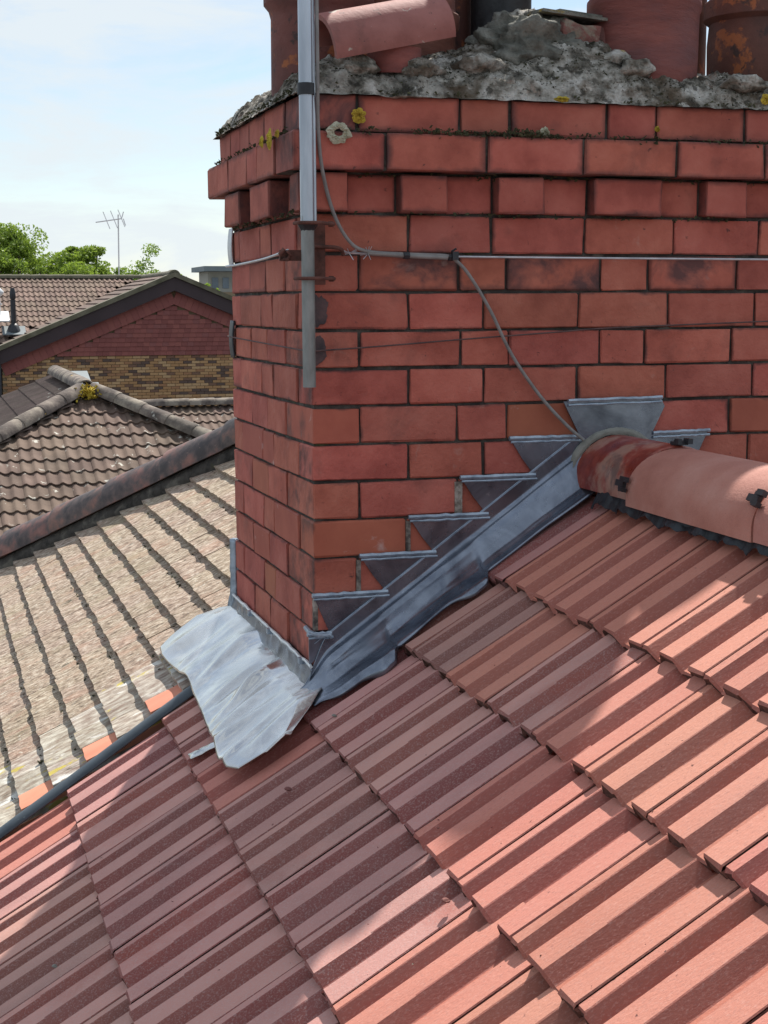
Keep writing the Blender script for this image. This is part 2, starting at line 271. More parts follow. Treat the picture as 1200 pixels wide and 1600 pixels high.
def box_data(c, s):
    x, y, z = c; a, b, d = s[0]/2, s[1]/2, s[2]/2
    v = [(x+i*a, y+j*b, z+k*d) for i in (-1, 1) for j in (-1, 1) for k in (-1, 1)]
    return v, [(0, 1, 3, 2), (4, 6, 7, 5), (0, 4, 5, 1), (2, 3, 7, 6), (0, 2, 6, 4), (1, 5, 7, 3)]
def join(lst):
    V = []; F = []
    for v, fcs in lst:
        o = len(V); V += list(v); F += [tuple(i+o for i in q) for q in fcs]
    return V, F
def cham_box_mesh(name, s, bev, m, jit=0.0, seed=0):
    bm = bmesh.new(); bmesh.ops.create_cube(bm, size=1)
    for v in bm.verts: v.co = Vector((v.co.x*s[0], v.co.y*s[1], v.co.z*s[2]))
    if bev: bmesh.ops.bevel(bm, geom=list(bm.edges), offset=bev, segments=1, affect='EDGES')
    rr = random.Random(seed)
    if jit:
        for v in bm.verts: v.co += Vector((rr.uniform(-jit, jit), rr.uniform(-jit, jit), rr.uniform(-jit, jit)))
    me = bpy.data.meshes.new(name); bm.to_mesh(me); bm.free(); me.materials.append(m); return me
def lathe(name, prof, m, parent=None, n=40, tilt=None, wob=0.0, loc=None):
    v = []; fcs = []
    for i, (rr, z) in enumerate(prof):
        for k in range(n):
            th = 2*math.pi*k/n; q = rr*(1+wob*nv(math.cos(th), math.sin(th), z*8, 1.5))
            v.append((q*math.cos(th), q*math.sin(th), z))
    for i in range(len(prof)-1):
        for k in range(n):
            fcs.append((i*n+k, i*n+(k+1) % n, (i+1)*n+(k+1) % n, (i+1)*n+k))
    o = pyobj(name, v, fcs, m, parent, True, 40)
    if loc: o.location = loc
    if tilt: o.rotation_euler = tilt
    return o
def grid(name, nu, nvv, fn, m, parent=None, thick=0.0, smooth=True):
    v = [fn(i/(nu-1), j/(nvv-1)) for i in range(nu) for j in range(nvv)]
    fcs = [(i*nvv+j, i*nvv+j+1, (i+1)*nvv+j+1, (i+1)*nvv+j) for i in range(nu-1) for j in range(nvv-1)]
    o = pyobj(name, v, fcs, m, parent, smooth)
    if thick:
        md = o.modifiers.new('solid', 'SOLIDIFY'); md.thickness = thick; md.offset = -1
    return o

# ------------------------------------------------------------------ ground
g = pyobj('ground', [(-900, -900, -6.5), (900, -900, -6.5), (900, 900, -6.5), (-900, 900, -6.5)], [(0, 1, 2, 3)], M_grass)
g['kind'] = 'structure'

# roof plane shared by the red roof and the neighbour: z = C0 + SL * x (rib tops at the tile noses)
SL = math.tan(rad(34.0)); C0 = -0.785; ANG = rad(34.0)
def zr(x): return C0 + SL*x

# ------------------------------------------------------------------ red roof with trapezoid ribbed tiles
roof = thing('house_roof', 'newly laid red ribbed concrete tile roof sloping up to the brick chimney', 'roof', (0, 0, -1.2))
roof_loc = Vector(roof.location)
PROF = [(0, .92), (.008, 1), (.082, 1), (.094, .96), (.182, .04), (.194, 0), (.250, 0), (.256, .06), (.282, .95), (.290, 1), (.498, 1), (.510, .96),
        (.602, .04), (.614, 0), (.735, 0), (.741, .06), (.768, .95), (.776, 1), (.990, 1), (1, .92)]
HR = 0.0180; TW = 0.1962; TLEN = 0.285; TTH = 0.016; GAUGE = 0.198/math.cos(ANG)
TILT = math.atan(0.0175/GAUGE)
def red_tile_mesh(seed, m, t0=0.0, t1=1.0):
    rr = random.Random(seed); v = []; fcs = []
    pr = [p for p in PROF if t0-1e-6 <= p[0] <= t1+1e-6]
    us = [0, 0.004, 0.10, 0.2, TLEN]; n = len(pr)
    for ui, uu in enumerate(us):
        for (t, h) in pr:
            z = h*HR - HR + (-0.0035 if ui == 0 else 0)
            j = rr.uniform(-.0012, .0012) if ui < 2 else 0
            v.append((uu + (rr.uniform(-.0022, .0022) if ui == 0 else 0), -t*TW, z + j))
    for i in range(len(us)-1):
        for k in range(n-1):
            fcs.append((i*n+k, i*n+k+1, (i+1)*n+k+1, (i+1)*n+k))
    b0 = len(v)
    for k, (t, h) in enumerate(pr):          # rough broken underside of the nose
        v.append((rr.uniform(-0.002, 0.008), -t*TW + rr.uniform(-.002, .002), h*HR*0.75 - HR - TTH + rr.uniform(-.0035, .002)))
    for k in range(n-1): fcs.append((k, b0+k, b0+k+1, k+1))
    b1 = len(v)
    v.append((TLEN, 0, -HR-TTH)); v.append((TLEN, -pr[-1][0]*TW, -HR-TTH))
    top = (len(us)-1)*n
    fcs.append((0, top, b1, b0)); fcs.append((n-1, b0+n-1, b1+1, top+n-1)); fcs.append(tuple([b0+k for k in range(n-1, -1, -1)] + [b1, b1+1]))
    me = bpy.data.meshes.new('roof_tile'); me.from_pydata(v, [], fcs); me.materials.append(m); me.materials.append(M_nose)
    nf = (len(us)-1)*(n-1)
    for q in range(nf, nf+n-1): me.polygons[q].material_index = 1
    me.polygons.foreach_set('use_smooth', [True]*len(me.polygons))
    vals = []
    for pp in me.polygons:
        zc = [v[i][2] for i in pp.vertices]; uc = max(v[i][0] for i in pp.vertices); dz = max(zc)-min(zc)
        vals.append(1.0 if (len(pp.vertices) == 4 and pp.normal.z > .97 and min(zc) > -.006) else (.6 if pp.normal.z > .97 else (.35 if pp.normal.z > .3 else .05)))  # steep rib faces pick the dark stops that paint their shade
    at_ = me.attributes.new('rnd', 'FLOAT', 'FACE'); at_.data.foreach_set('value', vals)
    try: me.set_sharp_from_angle(angle=rad(14))
    except Exception: pass
    return me
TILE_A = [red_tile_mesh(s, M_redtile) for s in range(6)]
TILE_B = [red_tile_mesh(50+s, M_shadetile) for s in range(6)]
courses = [  # nose x, y of the joints
    (0.337, [0.10] + [0.026-.2*k for k in range(0, 12)]),
    (0.151, [0.22, 0.026] + [0.026-.2*k for k in range(1, 12)]),
    (-0.047, [0.20, 0.006] + [0.006-.2005*k for k in range(1, 12)]),
    (-0.244, [0.452, 0.222, 0.0, -.228, -.436] + [-.436-.204*k for k in range(1, 10)]),
    (-0.463, [0.443, 0.213, -.03, -.244, -.447] + [-.447-.206*k for k in range(1, 10)]),
    (-0.665, [0.445, 0.235, 0.03, -.17, -.372] + [-.372-.203*k for k in range(1, 10)]),
    (-0.865, [0.445 - .203*k for k in range(0, 13)]),
]
def add_tile(nx, y0, wdt, me, parent, base):
    o = bpy.data.objects.new('roof_tile', me); link(o, parent)
    o.location = Vector((nx, y0, zr(nx))) - base
    o.rotation_euler = (rad(random.uniform(-.25, .25)), -(ANG - TILT) + rad(random.uniform(-.3, .3)), rad(random.uniform(-.25, .25)))
    o.scale = (1, wdt/0.2, 1)
    return o
for ci, (nx, ys) in enumerate(courses):
    for k in range(len(ys)-1):
        y0, y1 = ys[k], ys[k+1]
        ym = (y0+y1)/2
        if ci <= 2: pd = 0.0
        shade_toned = ym > (-.16, -.36, -.70, -.95, -1.1, -1.3, -1.3)[ci]  # courses around the chimney's shadow take the shade-coloured copy
        if random.random() < 0.02: shade_toned = not shade_toned
        me = random.choice(TILE_B if shade_toned else TILE_A)
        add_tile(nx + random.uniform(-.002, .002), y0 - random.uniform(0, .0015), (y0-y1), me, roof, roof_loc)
def roofslab(name, x0, x1, y0, y1, dz, th, m, parent, base):
    v = []
    for x in (x0, x1):
        for y in (y0, y1):
            for d in (dz, dz-th): v.append(Vector((x, y, zr(x)+d)) - base)
    return pyobj(name, v, [(0, 1, 3, 2), (4, 6, 7, 5), (0, 4, 5, 1), (2, 3, 7, 6), (0, 2, 6, 4), (1, 5, 7, 3)], m, parent)
roofslab('roof_underlay', -1.3, 0.62, -2.6, 0.47, -0.062, 0.03, M_deck, roof, roof_loc)
# the far slope, seen only as an edge under the ridge
v = [Vector(q)-roof_loc for q in ((0.64, -2.6, zr(0.60)), (0.64, -0.01, zr(0.60)), (1.8, -0.01, zr(0.60)-.78), (1.8, -2.6, zr(0.60)-.78))]
o = pyobj('far_slope', v + [q - Vector((0, 0, .05)) for q in v], [(0, 3, 2, 1), (4, 5, 6, 7), (0, 1, 5, 4), (1, 2, 6, 5), (2, 3, 7, 6), (3, 0, 4, 7)], M_shadetile, roof)
# house walls under the roof
v, fcs = join([box_data((0.35, -1.1, -4.2), (2.9, 3.1, 4.6))]); 
v = [(x, y, min(z, (zr(x)-.12 if x < .64 else zr(.6)-.7))) for x, y, z in v]
pyobj('wall', [Vector(q)-roof_loc for q in v], fcs, M_buffmortar, roof)

# ridge tiles
RX, RZ = 0.650, -0.385
def ridge_tile(name, y0, y1, R0, th, m, parent, base, flange=0.02, lift0=0.0, lift1=0.0, seg=20, zaxis=RZ, xax=RX):
    v = []; fcs = []; n = seg+1; ys = [y0, y0+(y1-y0)*.012, (y0+y1)/2, y1-(y1-y0)*.012, y1]
    def ring(R, flp):
        pts = [(-R, -flp)]
        for k in range(n):
            th_ = math.pi*(1-k/seg); pts.append((R*math.cos(th_), R*math.sin(th_)*(0.93 if R0 < .1 else .75)))
        pts.append((R, -flp)); return pts
    for i, y in enumerate(ys):
        e = -0.003 if i in (0, 4) else 0
        lf = lift0+(lift1-lift0)*i/4
        for (x, z) in ring(R0+e, flange): v.append(Vector((xax+x, y, zaxis+z+lf+nv(x*9, y*7, z*9)*.0015))-base)
    nn = n+2
    for i in range(4):
        for k in range(nn-1): fcs.append((i*nn+k, (i+1)*nn+k, (i+1)*nn+k+1, i*nn+k+1))
    b0 = len(v)
    for i, y in enumerate(ys):
        lf = lift0+(lift1-lift0)*i/4
        for (x, z) in ring(R0-th, flange): v.append(Vector((xax+x, y, zaxis+z+lf))-base)
    for i in range(4):
        for k in range(nn-1): fcs.append((b0+i*nn+k, b0+i*nn+k+1, b0+(i+1)*nn+k+1, b0+(i+1)*nn+k))
    for k in range(nn-1):
        fcs.append((k, k+1, b0+k+1, b0+k)); q = 4*nn; fcs.append((q+k+1, q+k, b0+q+k, b0+q+k+1))
    for i in range(4):
        fcs.append((i*nn, b0+i*nn, b0+(i+1)*nn, (i+1)*nn)); fcs.append((i*nn+nn-1, (i+1)*nn+nn-1, b0+(i+1)*nn+nn-1, b0+i*nn+nn-1))
    return pyobj(name, v, fcs, m, parent, True, 40)
rt = ridge_tile('ridge_tile', -0.018, -0.283, 0.098, 0.016, M_wettile, roof, roof_loc, 0.012)
rt['label'] = 'glossy stained dark red ridge tile against the lead'
ridge_tile('ridge_tile', -0.290, -0.750, 0.113, 0.019, M_ridge, roof, roof_loc, 0.022, 0.004, 0.0)
for k in range(4): ridge_tile('ridge_tile', -0.757-.465*k, -1.217-.465*k, 0.113, 0.019, M_ridge, roof, roof_loc, 0.022, 0.004, 0.0)
def clip(y, ang, parent):
    a = rad(ang); cx, cz = RX+0.119*math.cos(a), RZ+0.119*.79*math.sin(a)+.003
    v, fcs = join([box_data((0, 0, 0), (.022, .018, .008)), box_data((0, .018, -.003), (.012, .028, .006)), box_data((.009, -.012, .004), (.010, .02, .01)), box_data((-.011, -.01, .003), (.008, .016, .01))])
    o = pyobj('ridge_clip', v, fcs, M_black, parent); o.location = Vector((cx, y, cz))-roof_loc; o.rotation_euler = (0, -(a-math.pi/2), 0); return o
clip(-0.288, 168, roof); clip(-0.288, 88, roof); clip(-0.755, 150, roof); clip(-0.755, 88, roof)
# pleated membrane strip between ridge and tiles
def memb(a, b):
    y = -0.13 - a*2.2
    ribs = .5+.5*math.cos((y-0.026)/0.1*2*math.pi)
    x = 0.575 - b*(0.030 + .012*ribs + .018*nv(y*20, 1, 0))
    z = zr(x) + 0.028*(1-b) + 0.004 + 0.006*ribs*b + .010*nv(y*55, b*3, 2) - 0.012*(1-ribs)*b
    return Vector((x, y + .004*nv(y*40, b*4, 5), z)) - roof_loc
grid('ridge_membrane', 520, 6, memb, M_memb, roof, 0.0015, False)
# dark verge strip between the two roofs (a rolled profile)
def strip(a, b):
    x = -1.35 + a*1.24
    th = b*math.pi
    return Vector((x, 0.476 + 0.026*math.cos(th), zr(x) - 0.002 + 0.016*math.sin(th) + .0015*nv(x*9, b, 0))) - roof_loc
grid('verge_strip', 60, 12, strip, M_strip, roof, 0.003)
# debris lying on the tiles
def pebble(x, y, r_, m, lab, dz=0.0):
    v, fcs = [], []
    bm = bmesh.new(); bmesh.ops.create_icosphere(bm, subdivisions=2, radius=r_)
    for q in bm.verts: q.co *= 1+.5*nv(q.co.x, q.co.y, q.co.z, 1.2/r_); q.co.z *= .5
    me = bpy.data.meshes.new('crumb'); bm.to_mesh(me); bm.free(); me.materials.append(m)
    o = bpy.data.objects.new('mortar_crumb', me); C.objects.link(o); o.location = (x, y, zr(x)+dz); tag(o, lab, 'debris'); return o

# ------------------------------------------------------------------ chimney
ch = thing('chimney_stack', 'tall red brick chimney with oversailing top courses and lichened mortar cap', 'chimney', (0.7, 0.39, -1.2))
CB = Vector(ch.location)
J = [.3755, .303, .227, .150, .0735, 0, -.0755, -.150, -.2245, -.300, -.374, -.4497, -.526, -.600, -.674, -.748, -.822, -.896]
FJ = {0: [.092, .3, .406, .614, .724, .926, 1.03, 1.23], 1: [.14, .348, .553, .759, .959, 1.16, 1.36], 2: [.073, .174, .275, .376, .48, .582, .739, .834, .934, 1.035, 1.14, 1.24, 1.34],
      3: [.202, .375, .578, .778, .977, 1.18], 4: [.099, .306, .408, .615, .722, .927, 1.13, 1.30], 5: [.201, .359, .566, .769, .972, 1.18],
      6: [.1, .311, .414, .615, .716, .919, 1.12, 1.3], 7: [.202, .36, .566, .768, .971, 1.18], 8: [.1, .304, .411, .607, .709, .918, 1.12, 1.3],
      9: [.201, .361, .536, .756, .967, 1.17], 10: [.098, .304, .51, .72, .918, 1.12, 1.3], 11: [.196, .40, .6, .8, 1.0, 1.2], 12: [.093, .3, .5, .7, .9, 1.1, 1.3]}
LJ = {0: [.119, .306, .456, .56, .666], 1: [.013, .1, .263, .363, .573, .709], 3: [.118, .345, .456, .682]}
ODD = [.114, .341, .454, .681]; EVEN = [.223, .397, .567]
PR = {0: .02, 1: .046, 2: .030}
XE, YE = 1.42, .787
def brick(x0, x1, y0, y1, z0, z1, m=M_brick, lab=None, seed=0, par=None):
    g_ = 0.0027
    s = (x1-x0-2*g_, y1-y0, z1-z0-2*g_)
    if min(s) < .006: return
    # mesh is modelled with X as its long axis of the seen face, so that edge dirt follows the face
    me = cham_box_mesh('brick', s, .0026, m, .0017, random.randint(0, 99999))
    o = bpy.data.objects.new('brick', me); link(o, ch); o.location = Vector(((x0+x1)/2, (y0+y1)/2, (z0+z1)/2))-CB
    o.rotation_euler = (0, rad(random.uniform(-.25, .25)), rad(random.uniform(-.3, .3)))
    if lab: o['label'] = lab
    return o
def brick_l(x0, x1, y0, y1, z0, z1, m=M_brick):
    # turned brick of the end faces
    g_ = 0.0024
    s = (y1-y0-2*g_, x1-x0, z1-z0-2*.0027)
    if min(s) < .006: return
    me = cham_box_mesh('brick', s, .0026, m, .0017, random.randint(0, 99999))
    o = bpy.data.objects.new('brick', me); link(o, ch); o.location = Vector(((x0+x1)/2, (y0+y1)/2, (z0+z1)/2))-CB
    o.rotation_euler = (0, 0, rad(90+random.uniform(-.3, .3)))
    return o
sooty = {(4, 2): 1, (4, 3): 1, (4, 5): 1, (4, 0): 0, (0, 0): 1, (4, 1): 1}
for row in range(0, 16):
    z1, z0 = J[row], J[row+1]
    p = PR.get(row, 0.0); pe = p
    if row == 2: p = 0.0
    fj = FJ.get(row, FJ[12 if row % 2 == 0 else 11])
    lj = LJ.get(row, ODD if row % 2 == 1 else EVEN)
    # front
    xs = [-pe] + [x for x in fj if x < XE-.03] + [XE+pe]
    for k in range(len(xs)-1):
        x0, x1 = xs[k], xs[k+1]
        if z1 < zr((x0+x1)/2) - .02 and x1 < .62: continue
        if row > 11 and x0 > .30: continue
        pk = p
        if row == 2 and k in (0, 2, 4, 6, 8, 10, 12): pk = .027
        m = M_brick_edge if row < 3 else M_brick
        if (row, k) in sooty and sooty[(row, k)]: m = M_brick_sooty
        if row >= 8 and random.random() < .35: m = M_brick_wash
        depth = .1
        off = random.uniform(-.0012, .0012)
        if k == 0:
            y1 = lj[0]
            if row == 2: y1 = .055
            if row == 1: y1 = .10
            brick(x0, x1, -pe+off, y1-.003, z0, z1, m)
        else:
            brick(x0, x1, -pk+off, -pk+off+depth, z0, z1, m)
    # left end
    ys = [y for y in lj] + [YE+pe]
    if row == 1: ys = [.10, .263, .363, .573, .709, YE+pe]
    if row == 2: ys = [.055, .172, .377, .482, .66, YE]
    for k in range(len(ys)-1):
        if z1 < C0 - .03: continue
        pk = p
        if row == 2: pk = (.0, .04, .0, .04, 0.0)[k]
        m = M_brick_edge if row < 3 or (row < 8 and random.random() < .3) else M_brick
        if row >= 9 and random.random() < .35: m = M_brick_wash
        brick_l(-pk, .1-pk, ys[k], ys[k+1], z0, z1, m)
    # right end and back, the same bond
    if row < 13:
        ys = [-pe] + [YE - y for y in reversed(lj)] + [YE+pe]
        ys = sorted(set([-pe+.1] + [y for y in ys if y > .14]))
        for k in range(len(ys)-1): brick_l(XE+pe-.1, XE+pe, ys[k], ys[k+1], z0, z1)
        xx = 0.1-pe + (0.1 if row % 2 else 0)
        while xx < XE-.15: brick(xx, xx+.2, YE+pe-.1, YE+pe, z0, z1); xx += .2
v, fcs = join([box_data((XE/2, YE/2, -.38), (XE-.014, YE-.014, 1.5)), box_data((XE/2, YE/2, .338), (XE+.026, YE+.026, .068)), box_data((XE/2, YE/2, .265), (XE+.078, YE+.078, .070))])
pyobj('mortar_core', [Vector(q)-CB for q in v], fcs, M_mortar, ch)
# pale repointing beside the cut bricks over the flashing
v = []; L_ = []
for (x, z0, z1) in ((.0945, -.598, -.53), (.199, -.524, -.456), (.306, -.448, -.380), (.005, -.672, -.604)):
    L_.append(box_data((x, .002, (z0+z1)/2), (.009 if x < .3 else .016, .010, z1-z0-.004)))
for v, fcs in L_: pyobj('repointed_joint', [Vector(q)-CB for q in v], fcs, M_oldrepoint, ch)

# flaunching (mortar cap)
def cap_h(x, y):
    dx = min(x+.03, XE+.03-x); dy = min(y+.03, YE+.03-y); d = min(dx, dy)
    h = .372 + .085*(1-math.exp(-max(d, 0)/.075))
    h += .012*(dy > 0)*min(1, d/.02)
    m1 = math.exp(-(((x-.54)/.135)**2 + ((y-.20)/.13)**2)); h += .125*m1
    h += .04*math.exp(-(((x-.68)/.08)**2 + ((y-.16)/.1)**2))
    h += .02*math.exp(-(((x-.36)/.07)**2 + ((y-.12)/.08)**2))
    nn = .6*nv(x, y, 0, 9) + .36*nv(x, y, 3, 24) + .26*nv(x, y, 7, 60) + .16*nv(x, y, 7, 130)
    return h + nn*.030*min(1, (d+.010)/.03)
def capfn(a, b):
    x = -.034 + a*(XE+.068); y = -.034 + b*(YE+.068)
    z = cap_h(x, y)
    if b < 1e-6 or b > 1-1e-6 or a < 1e-6 or a > 1-1e-6: z = .371 + .004*nv(x, y, 0, 30)
    return Vector((x, y + (.008*nv(x, 0, 1, 22) if b < .02 else 0), z)) - CB
grid('mortar_cap', 420, 220, capfn, M_cap, ch)
# the tall grey lump in the middle of the cap
def blob(name, c, s, m, parent, base, seed=0, amp=.35, sub=4, fr=1.6):
    bm = bmesh.new(); bmesh.ops.create_icosphere(bm, subdivisions=sub, radius=1)
    for q in bm.verts:
        d = q.co.normalized(); k = 1 + amp*(.6*nv(d.x+seed, d.y, d.z, fr) + .3*nv(d.x, d.y+seed, d.z, fr*3) + .15*nv(d.x, d.y, d.z+seed, fr*9))
        q.co = Vector((d.x*s[0]*k, d.y*s[1]*k, d.z*s[2]*k)) + Vector(c) - base
    me = bpy.data.meshes.new(name); bm.to_mesh(me); bm.free(); me.materials.append(m)
    me.polygons.foreach_set('use_smooth', [True]*len(me.polygons))
    return link(bpy.data.objects.new(name, me), parent)
blob('mortar_lump', (.505, .15, .485), (.125, .10, .085), M_rock, ch, CB, 3, .6, 5, 2.2)
for i, (x, y, z, s) in enumerate(((.355, .03, .445, .032), (.70, .03, .452, .030), (.665, .06, .47, .028), (.10, .02, .432, .03), (.23, .02, .43, .03), (.93, .0, .425, .03))):
    blob('mortar_lump', (x, y, z), (s*1.5, s*1.1, s*.7), M_cap, ch, CB, 5+i, .6, 3)
# crusty bits standing up from the cap
L1, L2 = [], []
rr = random.Random(31)
for i in range(5500):
    x = rr.uniform(-.03, 1.2); y = rr.choice((rr.uniform(-.03, .25), rr.uniform(-.03, .75) if x < .15 else rr.uniform(-.03, .2)))
    s = rr.uniform(.0012, .0038); c = Vector((x, y, cap_h(x, y)-s*.2 if min(x+.03, y+.03) > .01 else .376))-CB
    q = ([c+Vector((rr.uniform(-1, 1), rr.uniform(-1, 1), rr.uniform(-.5, 1)))*s for _ in range(6)], [(0, 1, 2), (0, 2, 3), (0, 3, 4), (0, 4, 1), (1, 2, 5), (3, 4, 5), (1, 3, 4)])
    (L1 if nv(x, y, 0, 11) + rr.uniform(-.2, .2) > .0 else L2).append(q)
v, fcs = join(L1); o = pyobj('crust', v, fcs, M_moss, ch); o['kind'] = 'stuff'
v, fcs = join(L2); o = pyobj('crust', v, fcs, M_cap, ch); o['kind'] = 'stuff'
# moss in the joints of the top courses and crusts of lichen
def mosscrop(name, segs, m, n, par, base, sz=.006):
    L_ = []
    rr = random.Random(5)
    for (a, b, cnt) in segs:
        for _ in range(cnt):
            t = rr.random(); c = Vector(a).lerp(Vector(b), t) + Vector((rr.gauss(0, .004), rr.gauss(0, .004), rr.gauss(0, .003)))
            s = rr.uniform(.4, 1.3)*sz
            vv = [c+Vector((rr.uniform(-1, 1), rr.uniform(-1, .4), rr.uniform(-.8, .8)))*s for _ in range(5)]
            L_.append((vv, [(0, 1, 2), (0, 2, 3), (0, 3, 4), (0, 4, 1), (1, 2, 3), (1, 3, 4)]))
    v, fcs = join(L_); o = pyobj(name, [Vector(q)-base for q in v], fcs, m, par); o['kind'] = 'stuff'; return o
mosscrop('moss', [((.2, -.045, .305), (.50, -.045, .303), 260), ((.0, -.045, .304), (1.3, -.045, .303), 300), ((.40, -.045, .31), (.46, -.045, .306), 90),
                  ((-.04, 0, .304), (-.04, .74, .304), 150), ((-.03, .0, .150), (-.03, .60, .150), 110), ((0, -.02, .150), (1.0, -.01, .150), 120),
                  ((0, -.02, .378), (1.2, -.03, .378), 260), ((-.03, 0, .38), (-.03, .8, .38), 200), ((0, -.004, .2255), (1.2, -.004, .2255), 180)], M_moss, 0, ch, CB, .0048)
def lichen(x, z, y, R_, m, hole=0.0, norm='y', seed=0, squash=1, hh=.0035):
    rr = random.Random(seed); v = []; fcs = []; n = 40; rings = 5
    for i in range(rings+1):
        q = hole + (1-hole)*i/rings
        for k in range(n):
            th = 2*math.pi*k/n; w = R_*q*(1+.30*nv(math.cos(th)+seed, math.sin(th), i*.3, 2.2)+.14*nv(math.cos(th)*2+seed, math.sin(th)*2, i*.6, 3.5))
            hgt = hh*math.sin(math.pi*min(1, (i+.3)/rings))*(1+.6*rr.uniform(-1, 1)) if i < rings else -.0004
            a, b = w*math.cos(th), w*math.sin(th)*squash
            v.append(((x+a, y-hgt, z+b) if norm == 'y' else (y-hgt, x+a, z+b)))
    for i in range(rings):
        for k in range(n): fcs.append((i*n+k, i*n+(k+1) % n, (i+1)*n+(k+1) % n, (i+1)*n+k))
    if hole == 0: fcs.append(tuple(range(n)))
    return pyobj('lichen_patch', [Vector(q)-CB for q in v], fcs, m, ch)
lichen(.092, .333, -.031, .014, M_lichy, 0, 'y', 1)
lichen(.045, .297, -.057, .024, M_lichg, .35, 'y', 2, .8)
lichen(.475, .312, -.031, .010, M_lichg, 0, 'y', 3)
lichen(.51, .377, -.032, .016, M_lichy, 0, 'y', 4, .35)
lichen(.09, .296, -.056, .018, M_lichy, 0, 'x', 5, 1.1); lichen(.16, .298, -.056, .012, M_lichy, 0, 'x', 6); lichen(.02, .300, -.056, .014, M_lichy, 0, 'x', 7, .6)
lichen(.72, .325, -.031, .006, M_lichy, 0, 'y', 8); lichen(.965, .392, -.034, .012, M_lichy, 0, 'y', 9)
# bitumen marks left by the old bracket
lichen(.016, -.037, -.0035, .020, M_soot, 0, 'y', 22, 1.6, .0003); lichen(.012, -.115, -.0035, .018, M_soot, 0, 'y', 23, 1.5, .0003)

# ------------------------------------------------------------------ lead work
fl = thing('step_flashing', 'dark grey lead step flashing climbing the long face of the chimney', 'flashing', (0.2, -.02, -.7))
FB = Vector(fl.location)
steps = [(-.010, .034, -.680), (.001, .152, -.602), (.099, .254, -.5265), (.202, .367, -.453), (.312, .470, -.3765), (.418, .585, -.300)]
def zf(x): return -.733 + .7155*x
for i, (xa, xb, z) in enumerate(steps):
    ya = -.0045 - .0006*i
    if i == 0: poly = [(xa, z), (xb, z), (xb+.004, zf(xb)+.012), (xa, zf(xa)-.0)]
    else:
        px_ = steps[i-1][1]
        poly = [(xa, z), (xb, z), (xb+.05, zf(xb+.05)+.004), (xa-.02, zf(xa-.02)+.004) if i == 1 else (xa+.03, zf(xa+.03)+.002), (px_, steps[i-1][2]+.002), ((xa+px_)/2-.002, (z+steps[i-1][2])/2)]
        if i == 1: poly = [(xa, z), (xb, z), (xb+.05, zf(xb+.05)+.004), (.05, zf(.05)), (.034, -.678), (.018, -.642)]
    n = len(poly)
    v = [Vector((x, ya, zz))-FB for x, zz in poly] + [Vector((x, ya+.003, zz))-FB for x, zz in poly]
    fcs = [tuple(range(n)), tuple(range(2*n-1, n-1, -1))] + [(k, n+k, n+(k+1) % n, (k+1) % n) for k in range(n)]
    pyobj('lead_step', v, fcs, M_lead, fl)
    nn = max(8, int((xb-xa)/.012))
    pth = [(xa-.004 + (xb-xa+.006)*k/nn, -.0065+.0015*nv(k*.7, i, 0), z+.0035+.0018*nv(k*.9, i, 4)) for k in range(nn+1)]
    tube('lead_welt', [Vector(q)-FB for q in pth], [.0048+.0016*nv(k*1.1, i, 9) for k in range(nn+1)], M_leadedge, fl, 6)
    tube('lead_welt', [Vector((q[0]+.003, q[1]-.001, q[2]-.008))-FB for q in pth], [.0025+.0008*nv(k*1.3, i, 19) for k in range(nn+1)], M_leadedge, fl, 6)
WID = [(-.10, .12), (-.037, .122), (.06, .130), (.105, .158), (.125, .155), (.145, .112), (.252, .097), (.30, .130), (.322, .128), (.345, .080), (.462, .078), (.568, .088), (.62, .05)]
def wid(x):
    for (a, b), (c, d) in zip(WID, WID[1:]):
        if a <= x <= c: t = (x-a)/(c-a); t = t*t*(3-2*t); return b+(d-b)*t
    return WID[-1][1]
def side(a, b):
    x = -.030 + a*.61
    w = wid(x)
    top = zf(x)+.038
    zend = zr(x) + .003
    if b < .16:
        t = b/.16; y = -.008; z = top - t*.038
    else:
        t = (b-.16)/.84
        y = -.008 - (w-.008)*t
        drop = (zf(x) - zend)
        q_ = .88*(t/.55) if t < .55 else .88 + .12*(1-(1-(t-.55)/.45)**2)
        z = zf(x) - drop*q_ + .0065*math.exp(-((t-.12)/.04)**2)
        z += .004*math.sin(math.pi*t)*nv(x, t, 0, 4) + .0012*nv(x, t, 4, 14)
        lobe = max(0, (w-.105)/.05)
        z += lobe*(.014*t*t) - max(0, t-.90)*lobe*.24
        if t > .97: z -= .006
    if x < .03:
        q = min(1, (.03-x)/.055); q = q*q*(3-2*q); za = zr(x)+.020-.006*b
        z = z + (za - z)*q
    return Vector((x, y, z)) - FB
o = grid('side_apron', 130, 40, side, M_lead, fl, 0.0022)
# scored line along the upstand
tube('score_line', [Vector((x, -.0080, zf(x)+.037))-FB for x in [k*.03 for k in range(0, 19)]], .0007, M_leadedge, fl, 5)

